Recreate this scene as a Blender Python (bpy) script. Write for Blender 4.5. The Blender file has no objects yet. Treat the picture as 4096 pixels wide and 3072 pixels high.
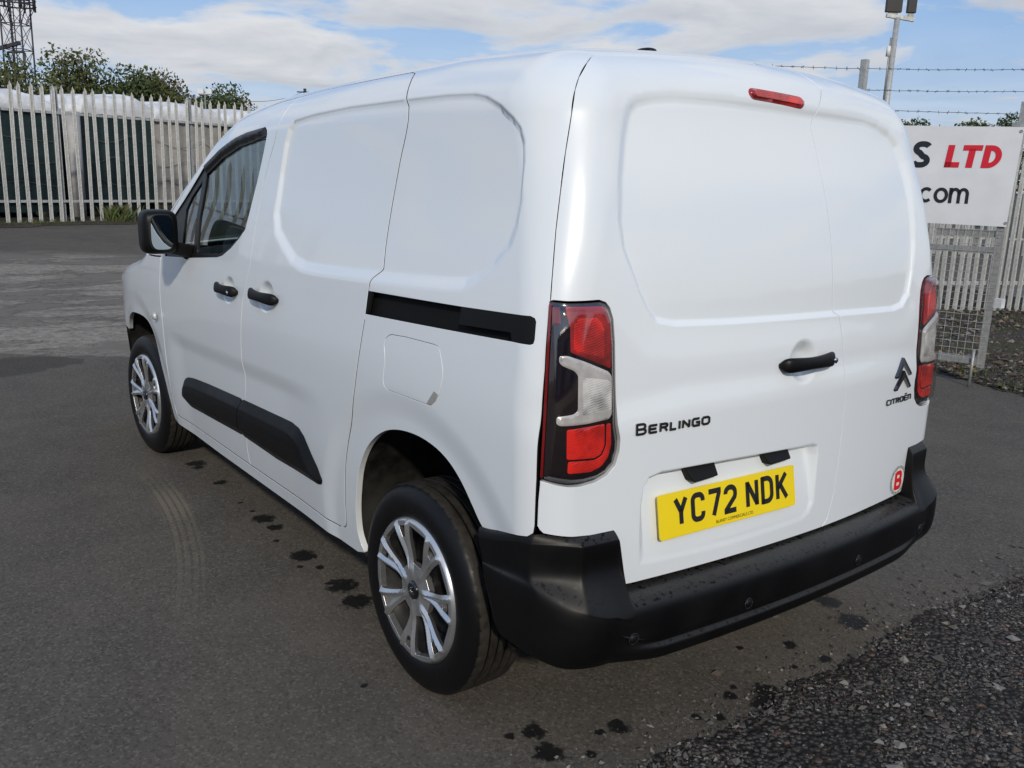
import bpy, math, random
import numpy as np
from mathutils import Vector, Matrix
from mathutils.geometry import delaunay_2d_cdt
rad = math.radians
SC = bpy.context.scene
COL = SC.collection
rng = random.Random(7)
# ---------------------------------------------------------------- camera
cam_d = bpy.data.cameras.new('camera'); cam_d.sensor_fit = 'HORIZONTAL'; cam_d.sensor_width = 36
cam_d.lens = 31.7587; cam_d.clip_start = .05; cam_d.clip_end = 4000
cam = bpy.data.objects.new('camera', cam_d); COL.objects.link(cam); SC.camera = cam
CP = np.array([-1.39846, 2.15574, 1.51392]); YAW, PIT, ROL = rad(-37.3257), rad(-12.948), rad(1.83808)
_f = np.array([math.cos(YAW)*math.cos(PIT), math.sin(YAW)*math.cos(PIT), math.sin(PIT)])
_r = np.array([math.sin(YAW), -math.cos(YAW), 0.]); _u = np.cross(_r, _f)
_r, _u = math.cos(ROL)*_r+math.sin(ROL)*_u, -math.sin(ROL)*_r+math.cos(ROL)*_u
cam.matrix_world = Matrix(((_r[0], _u[0], -_f[0], CP[0]), (_r[1], _u[1], -_f[1], CP[1]), (_r[2], _u[2], -_f[2], CP[2]), (0, 0, 0, 1)))
# ---------------------------------------------------------------- sky
SUN_AZ, SUN_EL = rad(150), rad(28.5)
sun_dir = Vector((math.cos(SUN_AZ)*math.cos(SUN_EL), math.sin(SUN_AZ)*math.cos(SUN_EL), math.sin(SUN_EL)))
world = bpy.data.worlds.new('World'); SC.world = world; world.use_nodes = True
def build_world():
    nt = world.node_tree; N = nt.nodes; L = nt.links; N.clear()
    def nd(t, **k):
        n = N.new(t)
        for a, b in k.items(): setattr(n, a, b)
        return n
    def mth(op, a, b=None, c=None, clamp=False):
        n = nd('ShaderNodeMath', operation=op, use_clamp=clamp)
        for i, v in enumerate((a, b, c)):
            if v is None: continue
            if isinstance(v, (int, float)): n.inputs[i].default_value = v
            else: L.new(v, n.inputs[i])
        return n.outputs[0]
    out = nd('ShaderNodeOutputWorld'); bg = nd('ShaderNodeBackground'); bg.inputs['Strength'].default_value = .10
    sky = nd('ShaderNodeTexSky', sky_type='NISHITA', sun_disc=False)
    sky.sun_elevation = SUN_EL; sky.sun_rotation = math.pi/2-SUN_AZ; sky.air_density = 1.0; sky.dust_density = .6; sky.ozone_density = 1.6
    tc = nd('ShaderNodeTexCoord'); sp = nd('ShaderNodeSeparateXYZ'); L.new(tc.outputs['Generated'], sp.inputs[0])
    zz = mth('ADD', mth('MAXIMUM', sp.outputs['Z'], 0.0), .13)
    px = mth('DIVIDE', sp.outputs['X'], zz); py = mth('DIVIDE', sp.outputs['Y'], zz)
    cb = nd('ShaderNodeCombineXYZ'); L.new(px, cb.inputs[0]); L.new(py, cb.inputs[1])
    def noise(scale, off, detail=9, rough=.55, dist=.3):
        mp = nd('ShaderNodeMapping'); L.new(cb.outputs[0], mp.inputs[0]); mp.inputs['Location'].default_value = off
        n = nd('ShaderNodeTexNoise'); n.inputs['Scale'].default_value = scale; n.inputs['Detail'].default_value = detail
        n.inputs['Roughness'].default_value = rough; n.inputs['Distortion'].default_value = dist; L.new(mp.outputs[0], n.inputs['Vector'])
        return n.outputs['Fac']
    O = (7.7, -15.2, 0)
    a = noise(1.25, O); b = noise(1.25, (O[0]-sun_dir.x*.2, O[1]-sun_dir.y*.2, 0))
    big = noise(.24, (-15.2, 7.7, 4.), 3, .5, 0)
    dens = mth('ADD', a, mth('MULTIPLY', mth('SUBTRACT', big, .5), .55))
    mask = nd('ShaderNodeMapRange', interpolation_type='SMOOTHSTEP'); L.new(dens, mask.inputs['Value'])
    mask.inputs['From Min'].default_value = .442; mask.inputs['From Max'].default_value = .575
    lit = mth('ADD', mth('MULTIPLY', mth('SUBTRACT', b, a), 2.2), .70, clamp=True)
    cr = nd('ShaderNodeMix', data_type='RGBA'); L.new(lit, cr.inputs['Factor'])
    cr.inputs['A'].default_value = (5.2, 5.6, 6.4, 1); cr.inputs['B'].default_value = (9.3, 9.3, 9.4, 1)
    # clouds thicken and whiten towards the horizon
    hz = nd('ShaderNodeMapRange', interpolation_type='SMOOTHSTEP'); L.new(sp.outputs['Z'], hz.inputs['Value'])
    hz.inputs['From Min'].default_value = 0; hz.inputs['From Max'].default_value = .24; hz.inputs['To Min'].default_value = .50; hz.inputs['To Max'].default_value = 0
    m2 = mth('MAXIMUM', mth('MULTIPLY', mask.outputs[0], .93), hz.outputs[0])
    # a soft blue lift: the camera's sky is paler than the bare model's
    bl = nd('ShaderNodeMix', data_type='RGBA'); bl.inputs['Factor'].default_value = .62; L.new(sky.outputs[0], bl.inputs['A']); bl.inputs['B'].default_value = (3.2, 6.0, 11.0, 1)
    mx = nd('ShaderNodeMix', data_type='RGBA'); L.new(m2, mx.inputs['Factor']); L.new(bl.outputs['Result'], mx.inputs['A']); L.new(cr.outputs['Result'], mx.inputs['B'])
    L.new(mx.outputs['Result'], bg.inputs['Color']); L.new(bg.outputs[0], out.inputs[0])
build_world()
# ---------------------------------------------------------------- sun
sd = bpy.data.lights.new('sun', 'SUN'); sd.energy = 2.9; sd.angle = rad(2.5); sd.color = (1.0, .91, .76)
sun = bpy.data.objects.new('sun', sd); COL.objects.link(sun); sun.rotation_euler = sun_dir.to_track_quat('Z', 'Y').to_euler(); sun.location = (-20, 10, 15)
SC.view_settings.view_transform = 'Standard'; SC.view_settings.look = 'None'; SC.view_settings.gamma = 1; SC.view_settings.exposure = -0.28
SC.view_settings.use_curve_mapping = False
SC.render.engine = 'CYCLES'; SC.cycles.use_denoising = True; SC.cycles.max_bounces = 8; SC.cycles.transparent_max_bounces = 12
SC.cycles.sample_clamp_direct = 8.0; SC.cycles.sample_clamp_indirect = 5.0; SC.cycles.caustics_reflective = False; SC.cycles.caustics_refractive = False
# ---------------------------------------------------------------- helpers
def tag(o, label=None, cat=None, group=None, kind=None):
    if label: o['label'] = label
    if cat: o['category'] = cat
    if group: o['group'] = group
    if kind: o['kind'] = kind
    return o
def link(o, parent=None):
    COL.objects.link(o)
    if parent is not None: o.parent = parent
    return o
def mesh_data(name, V, Fc, mat=None, smooth=True, normals=None, mats=None, midx=None):
    me = bpy.data.meshes.new(name)
    V = np.asarray(V, float)
    if isinstance(Fc, np.ndarray):
        n, k = Fc.shape
        me.vertices.add(len(V)); me.vertices.foreach_set('co', V.ravel())
        me.loops.add(n*k); me.loops.foreach_set('vertex_index', Fc.astype(np.int32).ravel())
        me.polygons.add(n); me.polygons.foreach_set('loop_start', np.arange(0, n*k, k, dtype=np.int32))
        me.update(calc_edges=True); me.validate()
    else:
        me.from_pydata([tuple(v) for v in V], [], [list(f) for f in Fc]); me.update()
    me.polygons.foreach_set('use_smooth', np.full(len(me.polygons), bool(smooth)))
    for m in (mats or ([mat] if mat else [])): me.materials.append(m)
    if midx is not None: me.polygons.foreach_set('material_index', np.asarray(midx, np.int32))
    if normals is not None and len(me.vertices) == len(normals): me.normals_split_custom_set_from_vertices([tuple(q) for q in normals])
    return me
def obj(name, V, Fc, mat=None, parent=None, smooth=True, normals=None, mats=None, midx=None):
    return link(bpy.data.objects.new(name, mesh_data(name, V, Fc, mat, smooth, normals, mats, midx)), parent)
def empty(name, loc=(0, 0, 0), rz=0):
    o = bpy.data.objects.new(name, None); o.location = loc; o.rotation_euler = (0, 0, rz); o.empty_display_size = .2
    return link(o)
class MB:
    """collects simple solids into one mesh"""
    def __init__(s): s.V = []; s.F = []
    def add(s, V, Fc):
        b = len(s.V); s.V += [tuple(v) for v in V]; s.F += [tuple(i+b for i in f) for f in Fc]; return s
    def box(s, a, b, R=None, o=(0, 0, 0)):
        P = [(x, y, z) for z in (a[2], b[2]) for y in (a[1], b[1]) for x in (a[0], b[0])]
        if R is not None: P = [tuple(Vector(o)+R @ (Vector(p)-Vector(o))) for p in P]
        return s.add(P, [(0, 2, 3, 1), (4, 5, 7, 6), (0, 1, 5, 4), (2, 6, 7, 3), (0, 4, 6, 2), (1, 3, 7, 5)])
    def tube(s, p, q, r, r2=None, n=8, caps=True):
        p, q = Vector(p), Vector(q); d = (q-p).normalized(); r2 = r if r2 is None else r2
        u = d.cross(Vector((0, 0, 1)) if abs(d.z) < .9 else Vector((1, 0, 0))).normalized(); w = d.cross(u)
        V = []
        for c, rr in ((p, r), (q, r2)):
            for i in range(n):
                a = 2*math.pi*i/n; V.append(c+u*(rr*math.cos(a))+w*(rr*math.sin(a)))
        Fc = [(i, (i+1) % n, n+(i+1) % n, n+i) for i in range(n)]
        if caps: Fc += [tuple(range(n))[::-1], tuple(range(n, 2*n))]
        return s.add(V, Fc)
    def path(s, pts, r, n=6):
        for a, b in zip(pts[:-1], pts[1:]): s.tube(a, b, r, None, n, True)
        return s
    def bar(s, p, q, w, h, up=(0, 0, 1)):
        p, q = Vector(p), Vector(q); d = (q-p).normalized(); u = d.cross(Vector(up)).normalized()*w/2; v = u.cross(d).normalized()*h/2
        P = [c+a*u+b*v for c in (p, q) for a, b in ((-1, -1), (1, -1), (1, 1), (-1, 1))]
        return s.add(P, [(0, 1, 2, 3)[::-1], (4, 5, 6, 7), (0, 1, 5, 4), (1, 2, 6, 5), (2, 3, 7, 6), (3, 0, 4, 7)])
    def build(s, name, mat, parent=None, smooth=False): return obj(name, s.V, s.F, mat, parent, smooth)
def bevel(o, w=.004, seg=2, ang=35):
    m = o.modifiers.new('bevel', 'BEVEL'); m.width = w; m.segments = seg; m.limit_method = 'ANGLE'; m.angle_limit = rad(ang); m.harden_normals = False
    return o
def lathe(prof, n, axis_y=True, close=True):
    """revolve (r, h) round the Y axis"""
    V = []; Fc = []; k = len(prof)
    for i in range(n):
        a = 2*math.pi*i/n
        for r, h in prof: V.append((r*math.cos(a), h, r*math.sin(a)))
    for i in range(n):
        j = (i+1) % n
        for m in range(k-1): Fc.append((i*k+m, i*k+m+1, j*k+m+1, j*k+m))
    return V, Fc
# ---------------------------------------------------------------- materials
def new_mat(name):
    m = bpy.data.materials.new(name); m.use_nodes = True; nt = m.node_tree
    b = nt.nodes['Principled BSDF']; return m, nt, b
def P(name, col, rough=.5, metal=0., spec=.5, coat=0., coat_r=.03, noise=None, bump=None, emit=None, alpha=None):
    """noise=(scale, amount, detail) varies the colour; bump=(scale, strength, distance)"""
    m, nt, b = new_mat(name); L = nt.links
    c = tuple(col)+(1,)
    b.inputs['Base Color'].default_value = c; b.inputs['Roughness'].default_value = rough; b.inputs['Metallic'].default_value = metal
    b.inputs['Specular IOR Level'].default_value = spec; b.inputs['Coat Weight'].default_value = coat; b.inputs['Coat Roughness'].default_value = coat_r
    tc = nt.nodes.new('ShaderNodeTexCoord')
    if noise:
        n = nt.nodes.new('ShaderNodeTexNoise'); n.inputs['Scale'].default_value = noise[0]; n.inputs['Detail'].default_value = noise[2] if len(noise) > 2 else 5
        L.new(tc.outputs['Object'], n.inputs['Vector'])
        mr = nt.nodes.new('ShaderNodeMapRange'); L.new(n.outputs['Fac'], mr.inputs['Value']); mr.inputs['From Min'].default_value = .3; mr.inputs['From Max'].default_value = .7
        mr.inputs['To Min'].default_value = 1-noise[1]; mr.inputs['To Max'].default_value = 1+noise[1]
        mx = nt.nodes.new('ShaderNodeMix'); mx.data_type = 'RGBA'; mx.blend_type = 'MULTIPLY'; mx.inputs['Factor'].default_value = 1; mx.inputs['A'].default_value = c
        L.new(mr.outputs[0], mx.inputs['B']); L.new(mx.outputs['Result'], b.inputs['Base Color'])
        rr = nt.nodes.new('ShaderNodeMath'); rr.operation = 'MULTIPLY'; L.new(mr.outputs[0], rr.inputs[0]); rr.inputs[1].default_value = rough; L.new(rr.outputs[0], b.inputs['Roughness'])
    if bump:
        n = nt.nodes.new('ShaderNodeTexNoise'); n.inputs['Scale'].default_value = bump[0]; n.inputs['Detail'].default_value = 4; L.new(tc.outputs['Object'], n.inputs['Vector'])
        bp = nt.nodes.new('ShaderNodeBump'); bp.inputs['Strength'].default_value = bump[1]; bp.inputs['Distance'].default_value = bump[2]
        L.new(n.outputs['Fac'], bp.inputs['Height']); L.new(bp.outputs[0], b.inputs['Normal'])
    return m
class G:
    """small node-graph helper"""
    def __init__(s, nt): s.nt = nt; s.L = nt.links
    def n(s, t, **k):
        q = s.nt.nodes.new(t)
        for a, b in k.items(): setattr(q, a, b)
        return q
    def put(s, sock, v):
        if v is None: return
        if isinstance(v, bpy.types.NodeSocket): s.L.new(v, sock)
        else: sock.default_value = v
    def m(s, op, a, b=None, c=None, clamp=False):
        q = s.n('ShaderNodeMath', operation=op, use_clamp=clamp)
        for i, v in enumerate((a, b, c)): s.put(q.inputs[i], v)
        return q.outputs[0]
    def rng(s, v, a, b, c=0., d=1., smooth=True):
        q = s.n('ShaderNodeMapRange'); q.interpolation_type = 'SMOOTHSTEP' if smooth else 'LINEAR'
        s.put(q.inputs['Value'], v); s.put(q.inputs['From Min'], a); s.put(q.inputs['From Max'], b); s.put(q.inputs['To Min'], c); s.put(q.inputs['To Max'], d)
        return q.outputs[0]
    def noise(s, vec, scale, detail=5, rough=.55, dist=0., col=False):
        q = s.n('ShaderNodeTexNoise'); s.put(q.inputs['Vector'], vec); q.inputs['Scale'].default_value = scale; q.inputs['Detail'].default_value = detail
        q.inputs['Roughness'].default_value = rough; q.inputs['Distortion'].default_value = dist
        return q.outputs['Color' if col else 'Fac']
    def vor(s, vec, scale, feature='F1', out='Distance'):
        q = s.n('ShaderNodeTexVoronoi', feature=feature); s.put(q.inputs['Vector'], vec); q.inputs['Scale'].default_value = scale
        return q.outputs[out]
    def mix(s, f, a, b, mode='MIX'):
        q = s.n('ShaderNodeMix', data_type='RGBA', blend_type=mode); s.put(q.inputs['Factor'], f)
        for k, v in (('A', a), ('B', b)): s.put(q.inputs[k], (tuple(v)+(1,)) if isinstance(v, (tuple, list)) and len(v) == 3 else v)
        return q.outputs['Result']
    def bump(s, h, strength, dist):
        q = s.n('ShaderNodeBump'); q.inputs['Strength'].default_value = strength; q.inputs['Distance'].default_value = dist; s.put(q.inputs['Height'], h)
        return q.outputs[0]
    def xyz(s, vec):
        q = s.n('ShaderNodeSeparateXYZ'); s.put(q.inputs[0], vec); return q.outputs
# ================================================================= ground
def gz(x, y):
    t = np.clip((np.asarray(x, float)-5.5)/11.0, 0, 1)
    return .40*(t*t*(3-2*t)*.35+t*.65)*np.clip((np.asarray(y, float)+13)/5, 0, 1)
def seg_mask(g, x, y, pts, r):
    """union of discs: smallest of distance/radius"""
    best = None
    for a, b, rr in pts:
        dx = g.m('SUBTRACT', x, a); dy = g.m('MULTIPLY', g.m('SUBTRACT', y, b), 1.0)
        d = g.m('DIVIDE', g.m('SQRT', g.m('ADD', g.m('MULTIPLY', dx, dx), g.m('MULTIPLY', dy, dy))), rr*r)
        best = d if best is None else g.m('MINIMUM', best, d)
    return best
STAINS = [(3.17,.73,.041),(3.10,.74,.025),(2.814,.729,.028),(2.251,.736,.044),(2.13,.731,.028),(1.986,.785,.013),(1.789,.755,.045),(1.649,.745,.015),(1.459,.748,.05),(1.313,.763,.048),(2.496,.747,.01),(2.363,.742,.012),(1.498,.778,.015),(1.696,.808,.01),(.805,.999,.010),(.334,.721,.03),(.239,.747,.035),(.168,.652,.014),(.217,.504,.027),(.227,.568,.013),(.123,.283,.014),(.083,.225,.017),(.141,.113,.018),(.088,0,.041),(.056,.054,.036),(.064,-.096,.022),(.167,.066,.011),(.136,-.194,.011),(.101,-.246,.011),(.11,-.323,.022),(.23,-.304,.022),(.315,-.143,.01),(.351,-.698,.041),(.208,-.639,.05),(.352,.786,.014)]
def asphalt():
    m, nt, b = new_mat('asphalt'); g = G(nt); tc = g.n('ShaderNodeTexCoord'); v = tc.outputs['Object']; x, y, z = g.xyz(v)
    n_big = g.noise(v, .55, 5, .6); n_mid = g.noise(v, 3.2, 6, .6); n_fine = g.noise(v, 190, 3, .7); n_edge = g.noise(v, 34, 6, .72)
    agg = g.vor(v, 130, 'F1', 'Color'); ar, _, _ = g.xyz(agg)
    base = g.mix(g.rng(n_big, .3, .7), (.074, .066, .057), (.090, .081, .070))
    base = g.mix(g.m('MULTIPLY', g.rng(n_mid, .35, .75), .5), base, (.115, .100, .083))
    base = g.mix(g.m('MULTIPLY', g.rng(ar, .72, 1.0), .50), base, (.185, .172, .152)); base = g.mix(g.m('MULTIPLY', g.rng(ar, .34, .0), .60), base, (.028, .026, .024))
    bits = g.vor(v, 21); base = g.mix(g.m('MULTIPLY', g.m('LESS_THAN', bits, .060), g.rng(n_mid, .44, .55)), base, (.20, .19, .175))
    # dusty paler wash behind and beside the van
    wash = g.m('MULTIPLY', g.rng(g.noise(v, .8, 5), .30, .75), .34); base = g.mix(wash, base, (.145, .124, .099))
    # worn concrete strip across the yard
    xs = g.m('ADD', g.m('SUBTRACT', x, g.m('MULTIPLY', y, .55)), g.m('MULTIPLY', g.m('SUBTRACT', g.noise(v, 2.4, 5), .5), .5))
    strip = g.m('MULTIPLY', g.rng(xs, 5.86, 5.94), g.rng(xs, 13.2, 12.2))
    va = g.n('ShaderNodeMapping'); g.put(va.inputs[0], v); va.inputs['Scale'].default_value = (1.5, .55, 1)
    pn = g.noise(va.outputs[0], 1.1, 8, .70, .15)
    near = g.rng(xs, 7.9, 6.8)
    patch = g.m('MULTIPLY', strip, g.rng(g.m('ADD', pn, g.m('MULTIPLY', near, .06)), .44, .58))
    crum = g.noise(v, 14, 6, .75)
    conc = g.mix(g.rng(crum, .35, .65), (.17, .152, .128), (.38, .345, .295))
    base = g.mix(g.m('MULTIPLY', strip, .60), base, (.185, .168, .146)); base = g.mix(g.m('MULTIPLY', patch, .62), base, conc)
    crack = g.m('MULTIPLY', strip, g.rng(g.m('ABSOLUTE', g.m('SUBTRACT', pn, .475)), .012, .0)); base = g.mix(g.m('MULTIPLY', crack, .8), base, (.03, .028, .025))
    # dried tyre print curving past the front wheel
    q = g.m('SUBTRACT', 3.1, x); cv = g.m('ADD', .985, g.m('MULTIPLY', g.m('MULTIPLY', q, q), .128)); d = g.m('SUBTRACT', y, cv)
    tr = g.m('MULTIPLY', g.rng(g.m('ABSOLUTE', d), .068, .050), g.m('MULTIPLY', g.rng(x, 1.35, 2.15), g.rng(x, 3.35, 2.7)))
    ribs = g.rng(g.m('SINE', g.m('MULTIPLY', d, 205)), -.75, -.2)
    tr = g.m('MULTIPLY', g.m('MULTIPLY', tr, ribs), g.rng(n_mid, .25, .7, .12, .62)); base = g.mix(tr, base, (.20, .172, .122))
    # wet drips
    st = g.m('ADD', seg_mask(g, x, y, STAINS, 1.05), g.m('MULTIPLY', g.m('SUBTRACT', n_edge, .5), 2.9)); wet = g.rng(st, 1.30, .80)
    # cast shadow by the yard, painted into the ground colour as a ragged ellipse
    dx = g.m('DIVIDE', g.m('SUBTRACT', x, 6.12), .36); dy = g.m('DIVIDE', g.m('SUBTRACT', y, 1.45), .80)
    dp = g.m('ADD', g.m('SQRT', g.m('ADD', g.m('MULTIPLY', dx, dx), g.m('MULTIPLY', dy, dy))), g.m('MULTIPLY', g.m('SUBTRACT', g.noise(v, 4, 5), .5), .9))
    cast_shadow = g.rng(dp, 1.02, .94)
    w = g.m('MAXIMUM', wet, g.m('MULTIPLY', cast_shadow, .8)); base = g.mix(w, base, g.mix(.5, base, (.006, .006, .007)))
    base = g.mix(g.m('MULTIPLY', wet, .9), base, (.006, .006, .006))
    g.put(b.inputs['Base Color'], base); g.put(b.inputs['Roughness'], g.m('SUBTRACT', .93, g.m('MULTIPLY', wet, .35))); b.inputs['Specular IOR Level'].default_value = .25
    h = g.m('ADD', g.m('MULTIPLY', n_fine, .8), g.m('ADD', g.m('MULTIPLY', ar, .5), g.m('MULTIPLY', patch, g.m('MULTIPLY', crum, 4.))))
    g.put(b.inputs['Normal'], g.bump(h, .55, .004))
    return m
def axis(bounds): 
    out = []
    for a, b_, n in bounds: out += list(np.linspace(a, b_, n, endpoint=False))
    return np.array(out+[bounds[-1][1]])
ax_ = axis([(-1500, -100, 6), (-100, -10, 10), (-10, 25, 70), (25, 120, 12), (120, 1500, 6)]); ay_ = axis([(-1500, -100, 6), (-100, -20, 10), (-20, 10, 50), (10, 100, 8), (100, 1500, 6)])
X, Y = np.meshgrid(ax_, ay_, indexing='ij'); I = np.arange(X.size).reshape(X.shape)
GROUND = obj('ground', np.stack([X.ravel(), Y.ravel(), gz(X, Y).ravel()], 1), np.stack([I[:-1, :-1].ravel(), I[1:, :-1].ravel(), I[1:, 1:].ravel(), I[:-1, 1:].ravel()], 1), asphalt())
tag(GROUND, 'grey weathered asphalt yard with wet drips', kind='structure')
def gravel_mat(name, dark, light, green=0.):
    m, nt, b = new_mat(name); g = G(nt); tc = g.n('ShaderNodeTexCoord'); v = tc.outputs['Object']
    c1 = g.vor(v, 62, 'F1', 'Color'); r1, r2, _ = g.xyz(c1); d1 = g.vor(v, 62); c2 = g.vor(v, 170, 'F1', 'Color'); r3, _, _ = g.xyz(c2); big = g.noise(v, 2.2, 5, .6)
    c = g.mix(r1, dark, light); c = g.mix(g.m('MULTIPLY', g.rng(r3, .4, 1), .5), c, tuple(q*1.3 for q in light)); c = g.mix(g.rng(d1, .35, .6), c, tuple(q*.45 for q in dark))
    c = g.mix(g.m('MULTIPLY', g.rng(big, .42, .62), .65), c, tuple(q*.62 for q in dark))
    c = g.mix(g.m('MULTIPLY', g.rng(r2, .93, .97), .6), c, (.20, .12, .09))
    if green:
        gn = g.noise(v, 1.3, 6, .65); c = g.mix(g.m('MULTIPLY', g.rng(gn, .50, .66), green), c, (.055, .062, .020))
    g.put(b.inputs['Base Color'], c); b.inputs['Roughness'].default_value = .95; b.inputs['Specular IOR Level'].default_value = .2
    g.put(b.inputs['Normal'], g.bump(g.m('ADD', g.m('SUBTRACT', .6, d1), g.m('MULTIPLY', big, .3)), .9, .010))
    return m
M_GRAV = gravel_mat('gravel', (.036, .032, .029), (.105, .097, .088)); M_VERGE = gravel_mat('verge_soil', (.045, .036, .027), (.17, .145, .11), .75)
GE = [(.05, 3.2), (.06, 1.6), (.055, .9), (.046, .546), (.049, .346), (.036, .124), (.060, -.107), (.051, -.276), (.059, -.504), (.073, -.657), (.085, -.918), (.057, -1.206), (.025, -1.524), (.0, -2.2), (-.06, -3.2), (-.2, -5.), (-.5, -8.)]
gey = np.array([p[1] for p in GE])[::-1]; gex = np.array([p[0] for p in GE])[::-1]
def jag(v, s=1., seed=0): return sum(math.sin(v*f+seed*1.7+f)*a for f, a in ((9.1, .010), (23., .008), (51., .006), (113., .0045), (241., .003)))*s
ys_ = np.arange(3.2, -8., -.008); ex = np.interp(ys_, gey, gex)+np.array([jag(v) for v in ys_])
V = [(e, y, .0045) for e, y in zip(ex, ys_)]+[(e-.05, y, .009) for e, y in zip(ex, ys_)]+[(-9., y, .012) for y in ys_]; n = len(ys_)
GR = obj('gravel_ground', V, np.array([(k*n+i, k*n+i+1, (k+1)*n+i+1, (k+1)*n+i) for k in (0, 1) for i in range(n-1)]), M_GRAV, None, True); tag(GR, 'dark loose gravel beside the asphalt edge', kind='structure')
def stones(name, label, N, pos, size, mats, seed, zf=lambda x, y: 0.01):
    r = np.random.default_rng(seed); base = np.array([(1, 0, 0), (-1, 0, 0), (0, 1, 0), (0, -1, 0), (0, 0, 1), (0, 0, -1)], float); fc = np.array([(0, 2, 4), (2, 1, 4), (1, 3, 4), (3, 0, 4), (2, 0, 5), (1, 2, 5), (3, 1, 5), (0, 3, 5)])
    xy = pos(r, N); N = len(xy); s = size(r, N); V = base[None]*(1+r.uniform(-.35, .35, (N, 6, 1)))*np.stack([s*r.uniform(.7, 1.3, N), s*r.uniform(.7, 1.3, N), s*r.uniform(.4, .8, N)], 1)[:, None]
    V += r.normal(0, .22, V.shape)*s[:, None, None]
    a = r.uniform(0, 6.28, N); c, sn = np.cos(a), np.sin(a); x = V[..., 0]*c[:, None]-V[..., 1]*sn[:, None]; y = V[..., 0]*sn[:, None]+V[..., 1]*c[:, None]
    V = np.stack([x+xy[:, :1], y+xy[:, 1:2], V[..., 2]+s[:, None]*.25+np.array([zf(p, q) for p, q in xy])[:, None]], 2)
    Fc = (fc[None]+np.arange(N)[:, None, None]*6).reshape(-1, 3)
    o = obj(name, V.reshape(-1, 3), Fc, None, None, False, None, mats, np.repeat(r.choice(len(mats), N, p=None), 8)); tag(o, label, kind='stuff'); return o
SM = [P('stone_grey', (.095, .090, .083), .9, noise=(40, .3)), P('stone_dark', (.032, .030, .029), .9), P('stone_pale', (.19, .18, .165), .9), P('stone_mid', (.078, .073, .068), .9), P('stone_brown', (.075, .060, .050), .9), P('stone_dark2', (.045, .043, .041), .9), P('stone_mid2', (.088, .082, .075), .9)]
def gpos(r, N):
    y = r.uniform(-3.2, 1.0, N); x = np.interp(y, gey, gex)+.012-np.abs(r.normal(0, .55, N))
    nz = sum(np.sin(x*a_+y*b_+c_) for a_, b_, c_ in ((9, 4, 0), (-5, 11, 2), (17, -7, 1), (3, 6, 4)))/4; thin = (nz < -.12) & (r.random(N) < .75); x = np.where(thin, -9., x); stray = r.random(N) < .07; x = np.where(stray, np.interp(y, gey, gex)+np.abs(r.normal(0, .10, N)), x); return np.stack([x, y], 1)[x > -1.3]
stones('loose_gravel', 'loose grey stones over the gravel', 30000, gpos, lambda r, N: np.clip(r.lognormal(-5.75, .52, N), .0014, .012), SM, 3, lambda p, q: .009 if p < np.interp(q, gey, gex) else .0)
stones('coarse_gravel', 'larger stones lying among the gravel', 320, gpos, lambda r, N: np.clip(r.lognormal(-4.35, .30, N), .008, .022), SM, 13, lambda p, q: .008 if p < np.interp(q, gey, gex) else .0)
# verge by the right-hand fence
VE = [(-12., -3.6), (-3., -4.2), (1.588, -5.03), (2.0, -5.12), (2.46, -5.33), (3.4, -5.75), (6., -6.6), (14., -8.)]
vx = np.arange(-12, 14, .02); vy = np.interp(vx, [p[0] for p in VE], [p[1] for p in VE])+np.array([jag(v*.6, 3.2, 2) for v in vx]); n = len(vx)
V = [(a, b_, .005) for a, b_ in zip(vx, vy)]+[(a, b_-.25, .05+.012*math.sin(a*5)) for a, b_ in zip(vx, vy)]+[(a, b_-2.2, .06+.02*math.sin(a*3.1)) for a, b_ in zip(vx, vy)]+[(a, b_-5.5, .03) for a, b_ in zip(vx, vy)]
VG = obj('verge', V, np.array([(k*n+i, (k+1)*n+i, (k+1)*n+i+1, k*n+i+1) for k in range(3) for i in range(n-1)]), M_VERGE, None, True); tag(VG, 'brown stony verge with weeds below the fence', kind='structure')
def vpos(r, N):
    x = r.uniform(-1., 6., N); y = np.interp(x, [p[0] for p in VE], [p[1] for p in VE])-.02-r.uniform(0, 1, N)**1.6*4.2; return np.stack([x, y], 1)
def vz(p, q): return .02+.035*min(1, max(0, (np.interp(p, [a[0] for a in VE], [a[1] for a in VE])-q)/.3))
SV = SM+[P('leaf_litter', (.20, .15, .085), .8), P('leaf_litter_dark', (.09, .06, .035), .8)]
stones('verge_litter', 'stones and dead leaves littering the verge', 9000, vpos, lambda r, N: np.clip(r.lognormal(-4.25, .5, N), .004, .04), SV, 5, vz)
def grass(name, label, centres, mat, seed, h=.12, per=40, spread=.1):
    r = np.random.default_rng(seed); V = []; Fc = []
    for (x, y, z, k) in centres:
        for _ in range(int(per*k)):
            a = r.uniform(0, 6.28); d = abs(r.normal(0, spread)); bx, by = x+d*math.cos(a), y+d*math.sin(a); hh = h*k*r.uniform(.4, 1.2); w = r.uniform(.003, .007)*(1+h*3); t = r.uniform(0, 6.28); ln = hh*r.uniform(.1, .7)
            i = len(V); V += [(bx-w*math.cos(t+1.57), by-w*math.sin(t+1.57), z), (bx+w*math.cos(t+1.57), by+w*math.sin(t+1.57), z), (bx+ln*.4*math.cos(t), by+ln*.4*math.sin(t), z+hh*.6), (bx+ln*math.cos(t), by+ln*math.sin(t), z+hh)]; Fc += [(i, i+1, i+2), (i, i+2, i+3)]
    o = obj(name, V, Fc, mat, None, False); tag(o, label, kind='stuff'); return o
M_GRASS = P('weed_green', (.060, .085, .022), .75, noise=(3, .4)); M_GRASS2 = P('weed_dry', (.11, .095, .045), .8, noise=(3, .4))
r_ = np.random.default_rng(8); cs = [tuple(p)+(.04, r_.uniform(.3, 1.)) for p in vpos(r_, 140)]
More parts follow.
